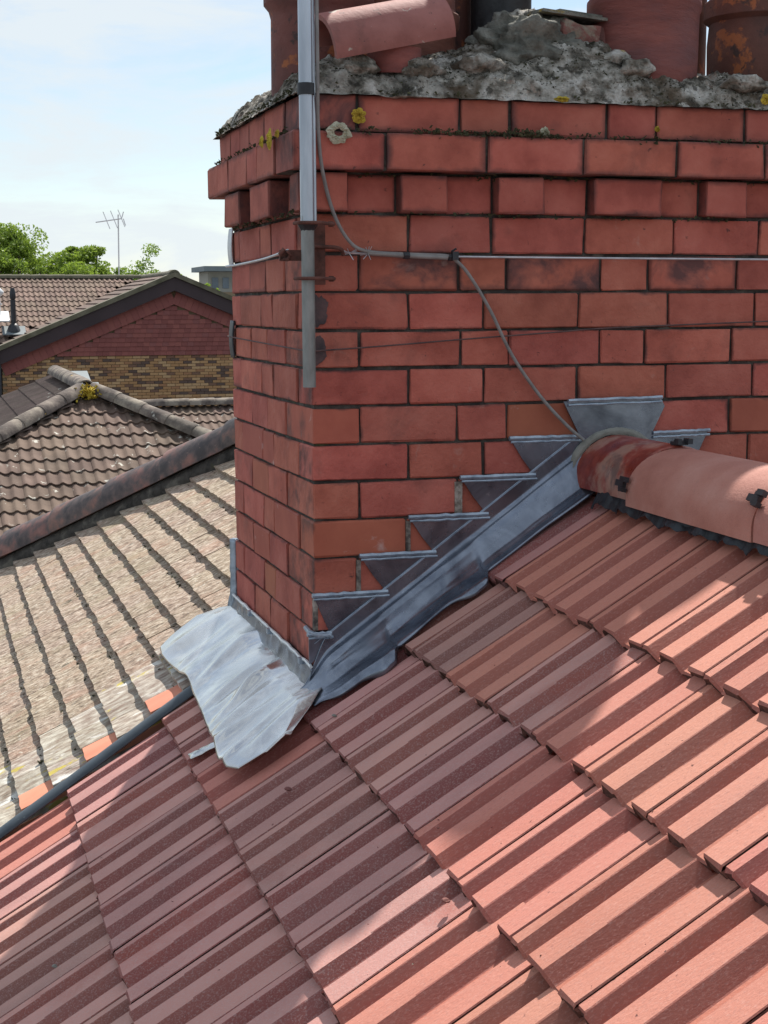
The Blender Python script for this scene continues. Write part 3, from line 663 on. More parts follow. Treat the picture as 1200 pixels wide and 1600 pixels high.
sadl = thing('ridge_flashing', 'grey lead cover pieces wrapped over the ridge against the chimney', 'flashing', (.65, -.01, -.3))
SB = Vector(sadl.location)
def plate(name, poly, y, th, m, par, base):
    n = len(poly)
    v = [Vector((x, y, z))-base for x, z in poly] + [Vector((x, y+th, z))-base for x, z in poly]
    return pyobj(name, v, [tuple(range(n)), tuple(range(2*n-1, n-1, -1))] + [(k, n+k, n+(k+1) % n, (k+1) % n) for k in range(n)], m, par)
plate('lead_sheet', [(.530, -.2235), (.70, -.221), (.722, -.236), (.735, -.262), (.71, -.31), (.60, -.31), (.568, -.296)], -.012, .004, M_lead, sadl, SB)
plate('lead_sheet', [(.66, -.222), (.752, -.2195), (.762, -.238), (.728, -.305), (.66, -.30)], -.0075, .003, M_lead, sadl, SB)
plate('lead_sheet', [(.70, -.296), (.865, -.292), (.835, -.355), (.75, -.40), (.70, -.34)], -.0065, .003, M_lead, sadl, SB)
plate('lead_sheet', [(.80, -.367), (.968, -.363), (.93, -.42), (.80, -.45)], -.0055, .003, M_lead, sadl, SB)
for (xa, xb, za, zb, y) in ((.540, .752, -.222, -.219, -.014), (.735, .867, -.2935, -.291, -.010), (.870, .970, -.3655, -.362, -.009)):
    pth = [(xa+(xb-xa)*k/16, y+.001*nv(k, 1, 2), za+(zb-za)*k/16+.0015*nv(k*.8, 4, xa)) for k in range(17)]
    tube('lead_welt', [Vector(q)-SB for q in pth], .0045, M_leadedge, sadl, 6)
    tube('lead_welt', [Vector((q[0], q[1], q[2]-.009))-SB for q in pth], .0028, M_leadedge, sadl, 6)
# grey mortar fillet round the end of the ridge
v = []; fcs = []; n = 26
for i, (R_, yy) in enumerate(((.112, -.006), (.111, -.014), (.104, -.022), (.096, -.018))):
    for k in range(n+1):
        th = math.pi*1.04*(1-k/n) - .04
        q = R_*(1+.03*nv(k*.4, i, 0))
        v.append(Vector((RX+q*math.cos(th), yy+.003*nv(k*.5, i, 3), RZ+q*.95*math.sin(th)+.0))-SB)
for i in range(3):
    for k in range(n): fcs.append((i*(n+1)+k, i*(n+1)+k+1, (i+1)*(n+1)+k+1, (i+1)*(n+1)+k))
pyobj('mortar_fillet', v, fcs, M_newmortar, sadl, True)

ap = thing('lead_apron', 'bright crumpled lead apron dressed over the tiles below the chimney end', 'flashing', (-.1, .3, -.85))
AB = Vector(ap.location)
OUT = [(.905, -.150), (.87, -.183), (.80, -.190), (.456, -.176), (.33, -.182), (.15, -.192), (-.05, -.206), (-.13, -.206), (-.178, -.192), (-.196, -.14)]
INN = [(.905, -.06), (.86, -.03), (.79, -.004), (.456, -.004), (.33, -.004), (.15, -.004), (-.02, -.002), (-.075, -.002), (-.12, -.035), (-.178, -.09)]
def lerpl(Lst, t):
    q = t*(len(Lst)-1); i = min(int(q), len(Lst)-2); f_ = q-i
    return Lst[i][0]+(Lst[i+1][0]-Lst[i][0])*f_, Lst[i][1]+(Lst[i+1][1]-Lst[i][1])*f_
def apron(a, b):
    yo, xo = lerpl(OUT, a); yi, xi = lerpl(INN, a)
    x = xi+(xo-xi)*b; y = yi+(yo-yi)*b
    z = zr(x) + .008 + .012*min(1, b*4)
    wr = b**.8
    yy = y + .25*x
    fa = 1-max(0, min(1, (a-.70)/.22)); wr *= (1-.6*max(0, b-.75)/.25*(1 if y < .45 else .5))*(.12+.88*fa)
    z += wr*(.016*nv(x*2.5, yy*5, 0) + .009*(.4-abs(nv(x*5, yy*8, 5))*2.2)*(1-.7*max(0, b-.8)/.2))
    z += .008*min(1, max(0, (-.04-y)/.05)) + .003
    z += .010*max(0, min(1, (y-.42)/.06))
    for (y0, sl, hh, ww, bc, bw) in ((.235, .55, .016, .014, .55, .40), (.30, .25, .010, .012, .75, .30), (.115, .15, .012, .016, .70, .40), (.02, -.05, .010, .012, .8, .35), (.50, .45, .009, .014, .6, .4), (.66, .30, .008, .012, .7, .4), (-.03, .30, .014, .012, .7, .45)):
        z += hh*math.exp(-((y-(y0+sl*x)+.008*nv(x*6, y0*9, 3))/(ww*1.5))**2)*math.exp(-((b-bc)/bw)**2)*(1-max(0, b-.88)/.2)*fa
    z += .014*math.exp(-((yy+.02)/.05)**2)*b
    z += .016*math.exp(-((yy-.17+.0*x)/.028)**2)*math.exp(-((b-.55)/.35)**2)            # raised crease
    z += .016*math.exp(-((y+.080-.35*x)/.030)**2)*(.25+.75*b)*math.sin(math.pi*min(1, b+.12))                             # welt running from the corner
    z += .010*math.exp(-((y-.50)/.05)**2)*b
    z -= .010*b*max(0, (y-.45))
    if b > .985 or a > .99 or a < .006: z -= .002
    return Vector((x, y, z)) - AB
grid('lead_sheet', 260, 64, apron, M_leadapron, ap, 0.0022)
def ups(a, b):
    y = -.012 + a*.802
    z = -.742 + .004*nv(y*18, 0, 0) - b*.046
    return Vector((-.005-.002*b-.004*max(0, nv(y*25, b*3, 2)) - .010*b*b, y, z)) - AB
grid('lead_upstand', 90, 7, ups, M_lead, ap, 0.0022)
pth = [(-.0085+.001*nv(k*.8, 0, 0), -.014+.80*k/60, -.740+.004*nv((-.012+.80*k/60)*18, 0, 0)+.001*nv(k, 2, 2)) for k in range(61)]
tube('lead_welt', [Vector(q)-AB for q in pth], .0036, mat('bright_lead_welt', [(0.3, (0.6, 0.62, 0.63)), (0.6, (0.8, 0.81, 0.82))], 40, 6, 0.4, ((60, 0.7, 0.004),), 0, 0, metallic=0.4), ap, 6)
for y in (.565, .36, .06): 
    v, fcs = box_data((-.012, y, -.744), (.010, .016, .012)); pyobj('lead_wedge', [Vector(q)-AB for q in v], fcs, M_leadedge, ap)
# corner dog-ear
tube('lead_welt', [Vector(q)-AB for q in ((-.010, .022, -.668), (-.009, -.006, -.672), (.008, -.010, -.680), (.030, -.010, -.6785), (.036, -.010, -.684))], .0052, M_leadedge, ap, 7)

bk = thing('back_flashing', 'narrow blue grey lead strip turned round the rear corner of the chimney', 'flashing', (0, .8, -.7))
def backf(a, b):
    t = a
    x = .012 - b*.020 - .03*max(0, t-.7); y = .79 + b*.006 + .05*t*b
    return Vector((x + .003*nv(t*9, b, 0), y, -.60 - .20*t)) - Vector(bk.location)
grid('lead_strip', 20, 4, backf, M_leadedge, bk, .004)
def backg(a, b):
    return Vector((-.002-.012*b+.003*nv(a*9, b, 3), .782+.012*b, -.60-.19*a)) - Vector(bk.location)
grid('lead_strip', 20, 4, backg, M_leadedge, bk, .004)

# offcut of lead on the cut edge of a tile
oc = grid('lead_offcut', 10, 5, lambda a, b: Vector((-.238+.066*a, .118-.034*b-.02*a, zr(-.238+.066*a)+.008+.005*nv(a*5, b*3, 1)-.010*a)), M_leadapron, None, .002)
tag(oc, 'small bright lead offcut lying on a red tile left of the apron', 'lead scrap')

# ------------------------------------------------------------------ aerial mast, bracket, wires
ms = thing('aerial_mast', 'straight aluminium aerial pole strapped to the chimney corner', 'aerial mast', (-.02, -.07, -.18))
MB = Vector(ms.location)
def mastp(z): return Vector((-.020-.0028*(z+.18), -.070, z))-MB
tube('upper_tube', [mastp(z) for z in (.125, .3, .6, 1.0)], [.0132, .0132, .0132, .0132], M_galv, ms, 10)
tube('side_tube', [mastp(z)+Vector((.0150, .004, 0)) for z in (.13, .4, 1.0)], .0042, M_galv, ms, 8)
v = []
def octo(zz, rr_, m, nm):
    return tube(nm, [mastp(z) for z in zz], rr_, m, ms, 12)
octo((-.181, -.05, .14), .0128, M_dullsteel, 'lower_sleeve')
octo((.362, .383), .0162, M_black, 'tape_band'); 
v, fcs = tube_data([mastp(.125), mastp(.105)], [.020, .008], 9); pyobj('torn_tape', v, fcs, M_black, ms)

br = thing('mast_bracket', 'rusty iron chimney bracket clamping the aerial pole', 'bracket', (.005, -.03, .07))
BB = Vector(br.location)
v, fcs = box_data((.010, -.028, .072), (.026, .010, .118)); pyobj('back_plate', [Vector(q)-BB for q in v], fcs, M_rust, br)
v, fcs = box_data((-.032, -.045, .068), (.07, .012, .020)); o = pyobj('corner_arm', [Vector(q)-BB for q in v], fcs, M_rust, br); o.rotation_euler = (0, 0, rad(-6))
tube('eye_bolt', [Vector(q)-BB for q in ((-.062, -.052, .080), (-.070, -.050, .070), (-.066, -.048, .060), (-.055, -.048, .060), (-.050, -.05, .068), (-.056, -.052, .076))], .004, M_rust, br, 7)
tube('hook_rod', [Vector(q)-BB for q in smoothpath(((0, -.04, .085), (.04, -.034, .084), (.056, -.028, .080), (.062, -.02, .070)))], .0038, M_rust, br, 8)
for zc in (.127, .024):
    P = mastp(zc)+MB
    pth = [(.034, -.045, zc), (.006, -.050, zc)] + [(P.x+.021*math.cos(t), P.y-.004+.021*math.sin(t)*-1, zc) for t in (0.4, .9, 1.57, 2.2, 2.8)] + [(-.045, -.045, zc)]
    pth = [(.036, -.052, zc), (.02, -.064, zc), (-.0, -.092, zc), (-.02, -.093, zc), (-.040, -.086, zc), (-.044, -.06, zc)]
    tube('u_bolt', [Vector(q)-BB for q in smoothpath(pth, 4)], .0034, M_rust, br, 7)
    v, fcs = tube_data([Vector((.026, -.048, zc))-BB, Vector((.034, -.052, zc))-BB], .0062, 6); pyobj('nut', v, fcs, M_rust, br)

lw = tube('lashing_wire', smoothpath([(-.010, .80, .068), (-.012, .643, .068), (-.012, .35, .0735), (-.05, -.03, .078)], 5), .0028, M_wire); tag(lw, 'bright lashing wire round the left end of the chimney at the bracket', 'wire')
lw = tube('lashing_wire', smoothpath([(.06, -.018, .076), (.095, -.012, .0735), (.286, -.012, .0685), (.993, -.012, .0665), (1.42, -.012, .066)], 5), .0023, M_wire); tag(lw, 'straight pale lashing wire crossing the long brick face', 'wire')
lw = tube('lashing_wire', smoothpath([(-.004, .79, -.100), (-.008, .74, -.102), (-.008, .02, -.114), (.002, -.008, -.1145), (.012, -.010, -.114), (.146, -.010, -.106), (.32, -.010, -.094), (.513, -.010, -.082), (.641, -.010, -.074), (.998, -.010, -.063), (1.42, -.010, -.05)], 5), .0016, M_wiredark)
tag(lw, 'thin dark old wire sagging round the chimney below the bracket', 'wire')
cx = thing('coaxial_cable', 'grey coaxial cable dropping from the mast to the ridge end', 'cable', (.3, -.03, .06))
XB = Vector(cx.location)
P = [(.0, -.072, .62), (.0, -.075, .40), (.0, -.074, .366), (.004, -.060, .307), (.015, -.045, .23), (.039, -.032, .152), (.071, -.026, .098), (.109, -.022, .0775), (.193, -.018, .0725), (.270, -.020, .0700), (.290, -.022, .062), (.32, -.022, .032), (.367, -.016, -.037), (.416, -.012, -.127), (.479, -.012, -.212), (.536, -.016, -.272), (.572, -.022, -.303)]
tube('cable', [Vector(q)-XB for q in smoothpath(P, 6)], .0036, M_cable, cx, 8)
tube('cable_sheath', [Vector(q)-XB for q in ((.11, -.020, .0745), (.19, -.018, .0695), (.275, -.020, .066))], .0048, M_cable, cx, 8)
for x, z in ((.190, .070), (.283, .067)):
    tube('cable_tie', [Vector((x-.006, -.019, z))-XB, Vector((x+.006, -.019, z))-XB], .0072, M_black, cx, 7)
v, fcs = join([box_data((.289, -.024, .070), (.012, .012, .016)), tube_data([(.283, -.02, .078), (.293, -.022, .084)], .002, 5)]); pyobj('cable_tie', [Vector(q)-XB for q in v], fcs, M_black, cx)
def frayed(x, y, z):
    L_ = []
    for i in range(9):
        d = Vector((random.uniform(-1, 1), random.uniform(-.6, .1), random.uniform(-.8, .5))).normalized()*.016
        L_.append(tube_data([(x, y, z), Vector((x, y, z))+d*.5, Vector((x, y, z))+d], .0008, 4))
    v, fcs = join(L_); return v, fcs
v, fcs = join([frayed(.075, -.018, .073), frayed(.112, -.02, .073)])
tag(pyobj('wire_ends', v, fcs, M_wire), 'twisted frayed wire ends where the lashing meets the cable', 'wire')
for (y, z, mt, lab) in ((.745, .112, M_wire, 'pale corner plate under the upper wire at the rear edge'), (.745, -.107, M_black, 'dark corner plate under the lower wire at the rear edge')):
    o = grid('corner_plate', 6, 14, lambda a, b: Vector((-.004-.004*math.sin(b*math.pi), y+.045*a, z-.045+.09*b)), mt, None, .003); tag(o, lab, 'corner plate')

# ------------------------------------------------------------------ chimney pots
def pot(nm, lab, x, y, zb, prof, m, tilt=(0, 0, 0)):
    return tag(lathe(nm, prof, m, None, 44, tilt, .012, (x, y, zb)), lab, 'chimney pot', 'chimney pots on the stack')
def potprof(r0, h, belly=0.0, lip=.012, band=.7):
    P = [(r0*.93, 0), (r0, .004), (r0*1.0, h*.25), (r0*(.985+belly), h*.45), (r0*.98, h*band-.02), (r0*1.03, h*band-.012), (r0*1.03, h*band), (r0*.97, h*band+.008), (r0*.95, h-.05),
         (r0*.95+lip, h-.04), (r0*.95+lip, h-.005), (r0*.95+lip-.004, h), (r0*.80, h), (r0*.80, h*.3)]
    return P
pot('chimney_pot', 'big smooth red clay pot sunk in the mortar right of the rubble mound', .765, .135, .415, [(.108, 0), (.114, .012), (.116, .06), (.117, .165), (.121, .172), (.121, .190), (.113, .200), (.108, .25), (.118, .26), (.118, .29), (.095, .29), (.095, .1)], M_pot, (rad(-3), rad(2), 0))
pot('chimney_pot', 'sooty clay pot with flaking orange patch at the right edge', 1.075, .20, .44, [(.10, 0), (.108, .01), (.110, .10), (.106, .145), (.118, .155), (.118, .19), (.106, .20), (.10, .29), (.11, .30), (.11, .33), (.088, .33), (.088, .1)], M_potflake)
pot('chimney_pot', 'flaking brown and orange clay pot behind the aerial mast', .085, .24, .40, [(.098, 0), (.100, .01), (.100, .155), (.104, .170), (.114, .182), (.114, .205), (.104, .215), (.10, .45), (.112, .46), (.112, .49), (.09, .49), (.09, .1)], M_potflake)
pot('chimney_pot', 'squat dark red pot showing behind the leaning half round tile', .29, .34, .42, [(.118, 0), (.12, .01), (.12, .13), (.128, .142), (.130, .165), (.120, .175), (.115, .36), (.10, .36), (.10, .1)], M_pot)
pot('chimney_pot', 'black glazed clay pot standing behind the mortar mound', .515, .32, .44, [(.064, 0), (.066, .01), (.066, .52), (.074, .53), (.074, .56), (.055, .56), (.055, .1)], M_potblack)
pot('chimney_pot', 'narrow orange clay pot between the tilted tile and the black pot', .42, .42, .44, [(.062, 0), (.064, .01), (.064, .5), (.07, .51), (.07, .54), (.052, .54), (.052, .1)], M_potflake)
pot('chimney_pot', 'short dark pot just visible between the two right hand pots', .965, .38, .44, [(.07, 0), (.072, .01), (.072, .3), (.078, .31), (.078, .33), (.06, .33), (.06, .1)], M_potflake)

# loose half round ridge tile leaning on the cap
v = []; fcs = []; seg = 18; rows_ = 8
for layer, R_ in ((0, .066), (1, .056)):
    for i in range(rows_+1):
        t = i/rows_
        for k in range(seg+1):
            th = rad(-8 + 196*k/seg)
            v.append((t*.262, -R_*math.cos(th), R_*math.sin(th)))
n = seg+1; off = (rows_+1)*n
for i in range(rows_):
    for k in range(seg):
        fcs.append((i*n+k, i*n+k+1, (i+1)*n+k+1, (i+1)*n+k)); fcs.append((off+i*n+k, off+(i+1)*n+k, off+(i+1)*n+k+1, off+i*n+k+1))
for k in range(seg): fcs.append((k, off+k, off+k+1, k+1)); q = rows_*n; fcs.append((q+k, q+k+1, off+q+k+1, off+q+k))
for i in range(rows_): fcs.append((i*n, (i+1)*n, off+(i+1)*n, off+i*n)); fcs.append((i*n+seg, off+i*n+seg, off+(i+1)*n+seg, (i+1)*n+seg))
o = pyobj('half_round_tile', v, fcs, M_pinktile, None, True, 40)
o.location = (.035, .03, .462); o.rotation_euler = (rad(16), rad(-13), rad(9))
tag(o, 'loose pink half round tile lying tilted on the mortar cap by the mast', 'roof tile')
# chip of timber and base of old pot below it
o = lathe('pot_stump', [(.052, 0), (.054, .004), (.054, .05), (.046, .05), (.046, .01)], M_pot, None, 30, (rad(4), 0, 0), .02, (.190, .06, .425)); tag(o, 'broken stump of an orange pot under the leaning half round tile', 'pot fragment')
# brick lumps and slate on the mound
def lump(nm, c, s, rot, m, lab, cat, sd_):
    bm = bmesh.new(); bmesh.ops.create_cube(bm, size=1); bmesh.ops.subdivide_edges(bm, edges=list(bm.edges), cuts=5, use_grid_fill=True)
    for q in bm.verts:
        w = Vector((q.co.x*s[0], q.co.y*s[1], q.co.z*s[2]))
        rr_ = max(abs(q.co.x), abs(q.co.y), abs(q.co.z))
        sp = q.co.normalized()*.5
        q.co = Vector((w.x*.85+sp.x*s[0]*.2, w.y*.85+sp.y*s[1]*.2, w.z*.85+sp.z*s[2]*.2))
        q.co += Vector((nv(w.x+sd_, w.y, w.z, 18), nv(w.x, w.y+sd_, w.z, 18), nv(w.x, w.y, w.z+sd_, 18)))*.012
    me = bpy.data.meshes.new(nm); bm.to_mesh(me); bm.free(); me.materials.append(m)
    o = bpy.data.objects.new(nm, me); C.objects.link(o); o.location = c; o.rotation_euler = rot; tag(o, lab, cat); return o
M_rough = mat('broken_red_brick', [(0.3, (0.13, 0.06, 0.05)), (0.6, (0.25, 0.10, 0.085))], 22, 10, 0.95, ((60, 1.0, 0.008),), 0.1, 0.01, spots=((14, 0.56, 0.62, (0.28, 0.26, 0.20), 0.7),))
lump('broken_brick', (.600, .115, .520), (.085, .07, .055), (0, rad(8), rad(4)), M_rough, 'reddish broken brick bedded in the front of the mortar mound', 'brick', 1)
lump('broken_brick', (.665, .125, .518), (.052, .06, .050), (0, rad(-5), rad(-12)), M_rough, 'darker broken brick stub beside the big red pot', 'brick', 4)
o = tag(pyobj('slate_piece', *join([box_data((0, 0, 0), (.15, .09, .006)), box_data((.02, .01, .007), (.10, .08, .005))]), M_rock), 'thin mossy slate laid over the broken bricks of the mound', 'slate'); o.location = (.585, .13, .566); o.rotation_euler = (rad(3), rad(4), rad(5))
o = grid('gutter_tile', 16, 12, lambda a, b: Vector((.70+.10*a-.05, .50+.14*b, .555+.030*math.sin(b*math.pi)+.0*a)), M_rock, None, .01)
o.location = (-.04, 0, 0.0); tag(o, 'curved dark tile resting behind the mound beside the big pot', 'roof tile')

# ------------------------------------------------------------------ neighbour roof of plain tiles
nr = thing('neighbour_roof', 'weathered tan plain tile roof with blackened hip beyond the verge strip', 'roof', (-.3, 1.5, -1.3))
NB = Vector(nr.location)
PT = (.215, .1418, .0195); PG = .0745/math.cos(ANG); PTILT = math.atan(.0215/PG)*.5
def plain_mesh(seed, m, w=PT[1]):
    rr = random.Random(seed); v = []; fcs = []; nu, nw = 5, 5
    for layer in (0, 1):
        for i in range(nu):
            for k in range(nw):
                a = i/(nu-1); b = k/(nw-1)
                x = a*PT[0] + (rr.uniform(-.0022, .0022) if i == 0 else 0); y = (b-.5)*w + (rr.uniform(-.0008, .0008))
                z = -layer*PT[2] + .003*math.sin(math.pi*b) + .0012*nv(a*2+seed, b*3, 0, 2)
                v.append((x, y, z))
    o_ = nu*nw
    for i in range(nu-1):
        for k in range(nw-1):
            fcs.append((i*nw+k, (i+1)*nw+k, (i+1)*nw+k+1, i*nw+k+1)); fcs.append((o_+i*nw+k, o_+i*nw+k+1, o_+(i+1)*nw+k+1, o_+(i+1)*nw+k))
    for k in range(nw-1): fcs.append((k, k+1, o_+k+1, o_+k))
    for i in range(nu-1): fcs.append((i*nw, o_+i*nw, o_+(i+1)*nw, (i+1)*nw)); fcs.append((i*nw+nw-1, (i+1)*nw+nw-1, o_+(i+1)*nw+nw-1, o_+i*nw+nw-1))
    me = bpy.data.meshes.new('plain_tile'); me.from_pydata(v, [], fcs); me.materials.append(m); return me
PM = [plain_mesh(s, M_tan) for s in range(8)]; PML = [plain_mesh(20+s, M_tanl) for s in range(5)]; PMS = [plain_mesh(40+s, M_salmon) for s in range(3)]
HIPA = Vector((.345, 2.562, -.553)); HIPB = Vector((-.453, 3.586, -1.091))
def hipy(x): return HIPA.y + (x-HIPA.x)*(HIPB.y-HIPA.y)/(HIPB.x-HIPA.x)
rows_n = []
x = -.186 + .0745*9
k = 0; cand = []
while x > -1.12:
    y = .582 + (0.0 if k % 2 else .101)
    first = True
    while y < hipy(x) - .0:
        cand.append((x, y, first, k)); y += .1412
        first = False
    x -= .0745; k += 1
def vis(c):
    x, y = c[0], c[1]
    d = math.hypot(x+.72, y+2.9); return d
# tiles that the chimney hides entirely are left out
cand = [c for c in cand if not (c[0] > .0 and c[1] < .80) and not (c[0] > .18 and c[1] < 1.4)]
near = sorted(cand, key=lambda c: (c[0] < -.75, vis(c)))
main, rest = near[:300], near[300:]
rest_geo = []
def tile_mat(x, y, kk):
    zz = zr(x)+.008
    a = -(ANG - .185) + rad(random.uniform(-.35, .35))
    Mx = Matrix.Translation(Vector((x + random.uniform(-.0018, .0018), y + random.uniform(-.001, .001), zz + random.uniform(0, .0012))) - NB) @ Matrix.Rotation(rad(random.uniform(-.5, .5)), 4, 'Z') @ Matrix.Rotation(a, 4, 'Y') @ Matrix.Rotation(rad(random.uniform(-.3, .3)), 4, 'X')
    return Mx
for (x, y, fst, kk) in main:
    ms_ = PM
    if y < .95 and x < -.15: ms_ = PML
    o = bpy.data.objects.new('plain_tile', random.choice(ms_)); link(o, nr); o.matrix_local = tile_mat(x, y + (0.002 if fst else 0), kk)
for (x, y, fst, kk) in rest:
    me = random.choice(PM); Mx = tile_mat(x, y, kk)
    rest_geo.append(([Mx @ q.co for q in me.vertices], [tuple(pp.vertices) for pp in me.polygons]))
if rest_geo:
    v, fcs = join(rest_geo); o = pyobj('lower_plain_tiles', v, fcs, M_tan, nr); o['kind'] = 'stuff'
SAL = 1
# new salmon slips cut in along the verge strip, every other course
for k in range(9):
    x = -.186 - .0745*(2*k+SAL)
    if x < -.95: break
    o = bpy.data.objects.new('plain_tile', random.choice(PMS)); link(o, nr); o.matrix_local = Matrix.Translation((0, 0, .001)) @ tile_mat(x+.002, .561, 0) @ Matrix.Scale(.70, 4, (0, 1, 0)); o['label'] = 'clean new salmon slip tile at the verge strip'
uv_ = [(.75, .50), (-1.4, .50), (-1.4, hipy(-1.4)-.05), (.75, hipy(.75)-.05)]
pyobj('roof_underlay', [Vector((x, y, zr(x)-.055))-NB for x, y in uv_], [(0, 3, 2, 1)], M_deck, nr)
# trim the underlay past the hip: a second slope falling away
hv = [Vector(q)-NB for q in ((.75, hipy(.75)-.05, zr(.75)-.056), (-1.4, hipy(-1.4)-.05, zr(-1.4)-.056), (-1.4, hipy(-1.4)+.6, -3.2), (.75, hipy(.75)+.3, -3.2))]
pyobj('rear_slope', hv, [(0, 1, 2, 3)], M_deck, nr)
# moss and dirt in the course shadows
L_ = []; rr = random.Random(11)
for i in range(700):
    x = rr.choice([-.186-.0745*q for q in range(-7, 9)]); y = rr.uniform(.55, 2.6)
    if (x > -.02 and y < .82) or y > hipy(x)-.1: continue
    c = Vector((x-.004+rr.gauss(0, .004), y, zr(x)-.012)); s = rr.uniform(.003, .008)
    L_.append(([c+Vector((rr.uniform(-.9, .9), rr.uniform(-1.4, 1.4), rr.uniform(-.6, 1)))*s for _ in range(5)], [(0, 1, 2), (0, 2, 3), (0, 3, 4), (0, 4, 1), (1, 2, 3), (1, 3, 4)]))
v, fcs = join(L_); o = pyobj('moss', [q-NB for q in v], fcs, M_moss, nr); o['kind'] = 'stuff'
# hip tiles
hd = (HIPB-HIPA); hl = hd.length; hdn = hd.normalized()
sideh = Vector((0, 0, 1)).cross(hdn).normalized(); uph = hdn.cross(sideh).normalized()
if uph.z < 0: uph = -uph
def half_round(name, A, B, R_, m, parent, base, seed, th=.014, up=None, taper=.008, arc=180, seg=14, flat=1.0):
    d = (B-A).normalized(); s_ = d.cross(Vector((0, 0, 1))).normalized(); u_ = s_.cross(d).normalized()
    v = []; fcs = []; n = seg+1; ss = (0, .03, .35, .7, .97, 1)
    for layer in (0, 1):
        for t in ss:
            RR = (R_ + taper*(t-.5)) - layer*th - (.004 if t in (0, 1) and layer == 0 else 0)
            for k in range(n):
                a = rad((180-arc)/2 + arc*k/seg)
                v.append(A + (B-A)*t + s_*RR*math.cos(a) + u_*RR*math.sin(a)*flat + Vector((0, 0, .003*nv(t*3+seed, k*.4, 0))) - base)
    o_ = len(ss)*n
    for i in range(len(ss)-1):
        for k in range(seg):
            fcs.append((i*n+k, i*n+k+1, (i+1)*n+k+1, (i+1)*n+k)); fcs.append((o_+i*n+k, o_+(i+1)*n+k, o_+(i+1)*n+k+1, o_+i*n+k+1))
    q = (len(ss)-1)*n
    for k in range(seg): fcs.append((k, o_+k, o_+k+1, k+1)); fcs.append((q+k, q+k+1, o_+q+k+1, o_+q+k))
    for i in range(len(ss)-1): fcs.append((i*n, (i+1)*n, o_+(i+1)*n, o_+i*n)); fcs.append((i*n+seg, o_+i*n+seg, o_+(i+1)*n+seg, (i+1)*n+seg))
    return pyobj(name, v, fcs, m, parent, True, 45)
L0 = -0.40; LT = .33
for k in range(7):
    A = HIPA + hdn*(L0 + LT*k) + Vector((0, 0, .0)); B = HIPA + hdn*(L0 + LT*(k+1)+.03)
    half_round('hip_tile', A, B, .104, M_hip, nr, NB, k, .014, None, .012)
# dark mortar bedding under the hip tiles
pth = [HIPA + hdn*(L0+.08*k) - uph*.03 + Vector((-.035, -.045, .0)) + Vector((nv(k, 0, 0), nv(0, k, 0), nv(0, 0, k)))*.012 for k in range(33)]
tube('hip_bedding', [q-NB for q in pth], .045, M_mortar, nr, 8)

# ------------------------------------------------------------------ pantile meshes
def pan_mesh(seed, m, w=.267, L=.33, rolls=2, amp=.022, th=.016, nose=True, res=6):
    v = []; fcs = []; n = rolls*res+1
    def h(t):
        q = (t*rolls) % 1.0
        return amp*(max(0, math.sin(math.pi*(q/.55))) if q < .55 else -.25*math.sin(math.pi*(q-.55)/.45))
    for layer in (0, 1):
        for uu in (0, L):
            for k in range(n):
                t = k/(n-1); v.append((t*w, uu, h(min(t, .9999)) - layer*th))
    o_ = 2*n
    for k in range(n-1):
        fcs.append((k, k+1, n+k+1, n+k)); fcs.append((k, o_+k, o_+k+1, k+1))
    fcs.append((0, n, o_+n, o_)); fcs.append((n-1, o_+n-1, o_+2*n-1, 2*n-1))
    me = bpy.data.meshes.new('pantile'); me.from_pydata(v, [], fcs); me.materials.append(m)
    me.polygons.foreach_set('use_smooth', [True]*len(me.polygons))
    try: me.set_sharp_from_angle(angle=rad(45))
    except Exception: pass
    return me
def slope_frame(origin, along, upslope):
    X = along.normalized(); Y = upslope.normalized(); Z = X.cross(Y)
    return Matrix(((X.x, Y.x, Z.x, origin.x), (X.y, Y.y, Z.y, origin.y), (X.z, Y.z, Z.z, origin.z), (0, 0, 0, 1)))

# ------------------------------------------------------------------ hipped bungalow below
hb = thing('hipped_house', 'low bungalow with brown pantiled hipped roof and lichened caps', 'house', (1.2, 18, -3))
HB = Vector(hb.location)
AP = Vector((1.2, 16.38, -1.10)); TH = .43; th_a = math.atan(TH)
PB = [pan_mesh(s, M_pan) for s in range(3)]; PBL = [pan_mesh(s, M_panleft, amp=.03) for s in range(2)]
gg = .285; cosb = math.cos(th_a); sinb = math.sin(th_a)
upv = Vector((0, cosb, sinb)); tilt = math.atan(.022/gg)
upt = Vector((0, math.cos(th_a-tilt), math.sin(th_a-tilt)))
cnt = 0
for row in range(1, 21):
    d = row*gg; yy = AP.y - d*cosb; zz = AP.z - d*sinb; r_ = d*cosb
    x = AP.x - math.floor((r_-.02)/.267)*.267 - .267*(row % 1)
    k0 = -int((r_)/.1335)
    xx = AP.x + k0*.1335
    while xx < AP.x + r_ - .10:
        # skip what lies behind the neighbour's hip or right of the chimney
        if xx < 3.3 and not (row > 12 and xx > .9) and not (row > 16 and xx > .3) and xx > -2.4:
            o = bpy.data.objects.new('pantile', random.choice(PB)); link(o, hb)
            o.matrix_local = Matrix.Translation(-HB) @ slope_frame(Vector((xx, yy, zz+.012+random.uniform(-.003, .003))), Vector((1, 0, random.uniform(-.01, .01))), upt)
            cnt += 1
        xx += .267
